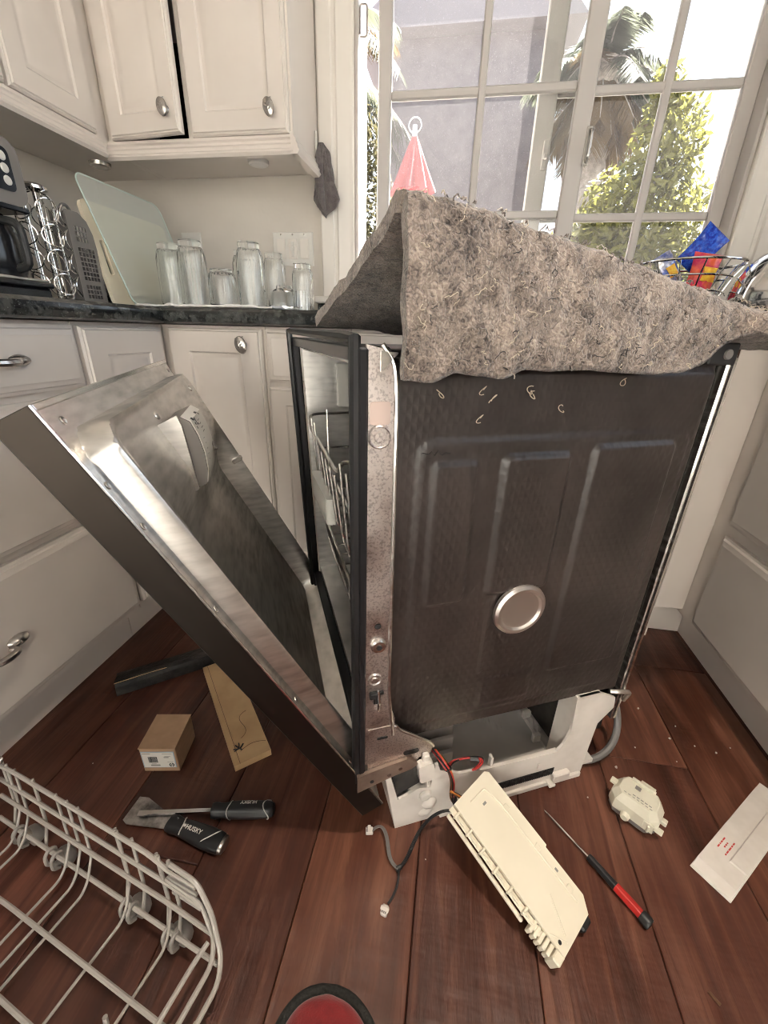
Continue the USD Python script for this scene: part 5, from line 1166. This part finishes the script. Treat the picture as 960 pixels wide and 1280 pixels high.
obj('piping', tube(np.c_[pc, np.full(len(pc), .018)], .0065, 10, closed=True), 'black_fabric', t, smooth=60)
obj('stitch', tube([(.004, -.052, .0535), (.005, -.075, .0580)], .0012, 6), 'sticker_pink', t)

# crumbs and a wood chip on the floor
cr = random.Random(8)
ms = []
for (x, y, s) in ((.53, .88, .0022), (.60, .84, .0018), (.52, .985, .0016), (.57, .80, .0024), (.62, .79, .0016), (.66, .78, .002), (.42, .70, .0026), (.28, .66, .0018), (.56, .74, .0014), (.70, .80, .0017), (.55, 1.02, .0013), (.48, .76, .0015), (.34, .62, .0014), (-.70, .50, .0012), (.02, .45, .0012)):
    q = trimesh.creation.icosphere(1, s); q.vertices = np.array(q.vertices) * (1 + .5 * (np.random.default_rng(int(x * 1000) % 97).random((len(q.vertices), 1)) - .5)); ms.append(T(q, t=(x, y, s * .8)))
obj('crumbs', cat(ms), 'label_paper', kind='stuff', label='small pale crumbs scattered on the dark floor', cat='crumbs')
obj('wood_chip', T(trimesh.Trimesh(box(-.008, .008, -.002, .002, 0, .003, .001).vertices * [1, 1, 1], _cf, process=False), rot(-.9, (0, 0, 1)), (.442, .352, .0004)), 'wire_brown', label='tiny brown wood chip on the floor near the white cover', cat='wood chip')
# ------------------------------------------------------------------ outside the window
obj('patio_ground', box(-30, 30, WB + .3, 60, -.35, -.25, .01), 'patio', kind='structure')
obj('patio_ground', box(-30, 30, -40, WF - .15, -.2, -.10, .01), 'added_patio_pale', kind='structure')  # added pale ground out of view, bounces daylight up under the cabinets
gw = thing('garden_wall', 'pale stucco garden wall across the patio behind the camera', 'wall')  # added wall out of view, bounces fill light in through the glazed door
obj('panel', box(-9, 9, -6.3, -6.1, -.2, 4.4, .01), 'added_wall_pale', gw); obj('cap', box(-9.05, 9.05, -6.35, -6.05, 4.4, 4.48, .02), 'patio', gw)
nh = thing('neighbour_house', 'mauve grey neighbouring house wall seen hazily through the dirty left sash', 'house')
obj('wall', box(-1.75, 1.12, 9.2, 12.0, -.25, 5.3, .01), 'stucco', nh)
obj('roof', T(prism(Polygon([(-2.1, 5.25), (1.45, 5.25), (1.3, 5.4), (-.2, 6.5), (-.45, 6.5), (-1.95, 5.4)]), 3.3), frame((0, 12.2, 0), (1, 0, 0), (0, 0, 1), (0, -1, 0))), 'roof_grey', nh, smooth=False)
w_ = obj('window', box(-.55, .35, 9.16, 9.21, 1.2, 2.5, .01), 'vinyl_white', nh); obj('pane', box(-.48, -.13, 9.15, 9.165, 1.28, 2.42, .002), 'motor_grey', w_); obj('pane', box(-.07, .28, 9.15, 9.165, 1.28, 2.42, .002), 'motor_grey', w_)
def leafcloud(n, blobs, size, seed):
    g = np.random.default_rng(seed); C = np.array([b[:3] for b in blobs]); R = np.array([b[3:6] for b in blobs]); k = g.choice(len(blobs), n, p=R.prod(1) ** .7 / (R.prod(1) ** .7).sum())
    d = g.normal(size=(n, 3)); d /= np.linalg.norm(d, axis=1, keepdims=True)
    p = C[k] + d * R[k] * (g.random((n, 1)) ** .35)
    nrm_ = d + g.normal(size=(n, 3)) * .8; nrm_ /= np.linalg.norm(nrm_, axis=1, keepdims=True)
    t1 = np.cross(nrm_, g.normal(size=(n, 3))); t1 /= np.linalg.norm(t1, axis=1, keepdims=True); t2 = np.cross(nrm_, t1)
    s = size * g.uniform(.6, 1.3, (n, 1))
    V = np.stack([p - t1 * s, p + t2 * s * .42 + nrm_ * s * .12, p + t1 * s, p - t2 * s * .42 + nrm_ * s * .12], 1).reshape(-1, 3)
    b = np.arange(n)[:, None] * 4
    return trimesh.Trimesh(V, np.vstack([b + [0, 1, 2], b + [0, 2, 3]]), process=False)
def tree(label, x, y, h, blobs, n, size, m, seed, trunk=.12):
    t = thing('garden_tree', label, 'tree', (x, y, -.25))
    br = [tube(smooth_path([(0, 0, 0), (.05, .02, h * .3), (-.03, .05, h * .6), (0, 0, h * .85)], 14), np.linspace(trunk, trunk * .3, 14), 8)]
    for b in blobs[:8]: br.append(tube(smooth_path([(0, 0, h * .35), (b[0] * .5, b[1] * .5, h * .3 + b[2] * .35), (b[0] * .9, b[1] * .9, b[2])], 8), np.linspace(trunk * .4, .02, 8), 6))
    obj('trunk', cat(br), 'bark', t, smooth=60)
    obj('foliage', leafcloud(n, blobs, size, seed), m, t, kind='stuff', smooth=False)
    return t
tree('yellow-green leafy tree seen through the sliding window', 1.85, 6.0, 3.0, [(0, 0, 2.35, .72, .5, .60), (-.4, 0, 1.9, .62, .5, .6), (.5, 0, 1.75, .75, .5, .55), (.12, .0, 3.0, .38, .3, .50), (.0, .0, 3.45, .16, .16, .25), (.95, .1, 1.9, .5, .45, .40), (-.5, 0, 1.1, .7, .5, .6), (.3, 0, 1.0, 1., .5, .6), (1.2, 0, 1.2, .5, .5, .6)], 15000, .060, 'leaf_yellow', 1)
tree('dark green slim tree behind the yellow-green tree', 2.35, 9.6, 4.0, [(-.1, 0, 3.5, .35, .3, .8), (-.2, 0, 2.4, .6, .5, .8), (.0, 0, 4.2, .2, .2, .4), (.5, 0, 2.2, .5, .4, .7)], 6000, .07, 'leaf_green', 2)
tree('dark shrub tree at the right side of the garden', 4.1, 7.9, 2.6, [(0, 0, 2.4, .55, .5, .6), (.3, 0, 1.5, .8, .6, .7), (-.5, 0, 1.2, .7, .6, .7)], 5000, .07, 'leaf_dark', 3)
tree('mixed hedge tree seen through the left gap of the window', -1.42, 5.6, 3.0, [(0, 0, 2.3, .6, .4, .75), (.2, 0, 1.6, .8, .5, .8), (-.5, 0, 1.2, .8, .5, .8), (.1, 0, .7, 1.1, .5, .6), (.15, .0, 2.95, .35, .3, .40)], 14000, .040, 'leaf_mixed', 4)
tree('low hedge shrub at the foot of the window', 1.0, 4.4, 1.4, [(0, 0, .8, .7, .4, .7), (.7, 0, .9, .6, .4, .7), (1.4, .1, .8, .7, .4, .7), (-.6, 0, .6, .5, .4, .6)], 8000, .04, 'leaf_green', 5)
def frond(base, dirv, L, droop, seed, w=.34):
    g = random.Random(seed); d = np.array(dirv, float); d /= np.linalg.norm(d); P = []
    for s in np.linspace(0, 1, 22): P.append(np.array(base) + d * L * s + np.array([0, 0, -droop * s ** 2.1 * L]))
    P = np.array(P); tn = np.gradient(P, axis=0); tn /= np.linalg.norm(tn, axis=1, keepdims=True)
    ms_v, ms_f = [], []
    st = tube(P, np.linspace(.016, .004, 22), 5)
    for i in range(3, 22):
        sd = np.cross(tn[i], [0, 0, 1.]); sd /= np.linalg.norm(sd)
        for k in range(3):
            for sg in (-1, 1):
                p = P[i] + (P[min(i + 1, 21)] - P[i]) * k / 3
                l = w * math.sin(PI * (.12 + .8 * i / 22)) ** .7 * g.uniform(.8, 1.1)
                tip = p + sd * sg * l * .75 + tn[i] * l * .55 + np.array([0, 0, -l * g.uniform(.35, .75)]); up_ = np.array([0, 0, .006]); wd = tn[i] * .013
                b = len(ms_v); ms_v += [p - wd, p + wd, (p + tip) / 2 + wd * .9 + up_, tip, (p + tip) / 2 - wd * .9 + up_]; ms_f += [[b, b + 1, b + 2], [b, b + 2, b + 4], [b + 4, b + 2, b + 3]]
    return st, trimesh.Trimesh(np.array(ms_v), np.array(ms_f), process=False)
def palm(label, x, y, h, n, L, seed, rad=.20, dry=0):
    t = thing('palm_tree', label, 'palm tree', (x, y, -.25)); g = random.Random(seed)
    zs = np.linspace(0, h, 60); r = rad * (1 + .06 * np.sin(zs * 40)) * np.interp(zs, [0, .4, h - .6, h], [1.25, 1, .95, 1.2])
    obj('trunk', tube(np.c_[.06 * np.sin(zs * .5), np.zeros(60), zs], r, 14), 'bark', t, smooth=60)
    for k in range(n):
        a = k * 2.39996 + g.uniform(-.2, .2); el = g.uniform(-.35, 1.1) if k >= dry else g.uniform(-1.2, -.6)
        st, lf = frond((0, 0, h - .05), (math.cos(a) * math.cos(el), math.sin(a) * math.cos(el), math.sin(el)), L * g.uniform(.8, 1.1), g.uniform(.35, .65) if k >= dry else .25, seed * 100 + k)
        f = obj('frond', lf, 'leaf_dry' if (k < dry or g.random() < .15) else 'leaf_palm', t, smooth=False); obj('rachis', st, 'bark', f)
    return t
palm('thick palm tree behind the sash stile with its crown cut by the frame', 1.58, 7.9, 4.5, 60, .95, 3, .20, 26)
palm('palm tree at the left with hanging fronds against blue sky', -2.35, 7.3, 4.75, 40, 1.5, 5, .16, 12)
# closed patio umbrella
t = thing('patio_umbrella', 'closed red and pale pink patio umbrella outside the sliding window', 'umbrella', (-.50, 4.2, -.25))
obj('pole', tube([(0, 0, .05), (0, 0, 2.62)], .02, 12), 'nickel', t)
obj('base', lathe([(.001, .07), (.06, .07), (.22, .05), (.25, .0), (.001, 0)], 32), 'black_plastic', t)
def um(s0, s1, z0, z1, ph):
    Rg = []
    for s in np.linspace(0, 1, 24):
        z = z0 + (z1 - z0) * s; a = np.arange(64) / 64 * 2 * PI; r = s0 + (s1 - s0) * s ** .85
        Rg.append(np.stack([r * (1 + .28 * s * np.cos(8 * a + ph + s)) * np.cos(a), r * (1 + .28 * s * np.cos(8 * a + ph + s)) * np.sin(a) * .8, z + .02 * s * np.cos(8 * a)], 1))
    return loft(Rg)
obj('top_canopy', um(.015, .155, 2.56, 2.17, 0), 'umbrella_pale', t, smooth=60)
obj('canopy', um(.14, .20, 2.20, 1.25, .6), 'umbrella_red', t, smooth=60)
ang = np.linspace(0, 2 * PI, 20)[:-1]
obj('hanging_loop', tube(np.stack([.05 * np.cos(ang), np.zeros(19), 2.62 + .05 * np.sin(ang)], 1), .006, 6, closed=True), 'nickel', t)
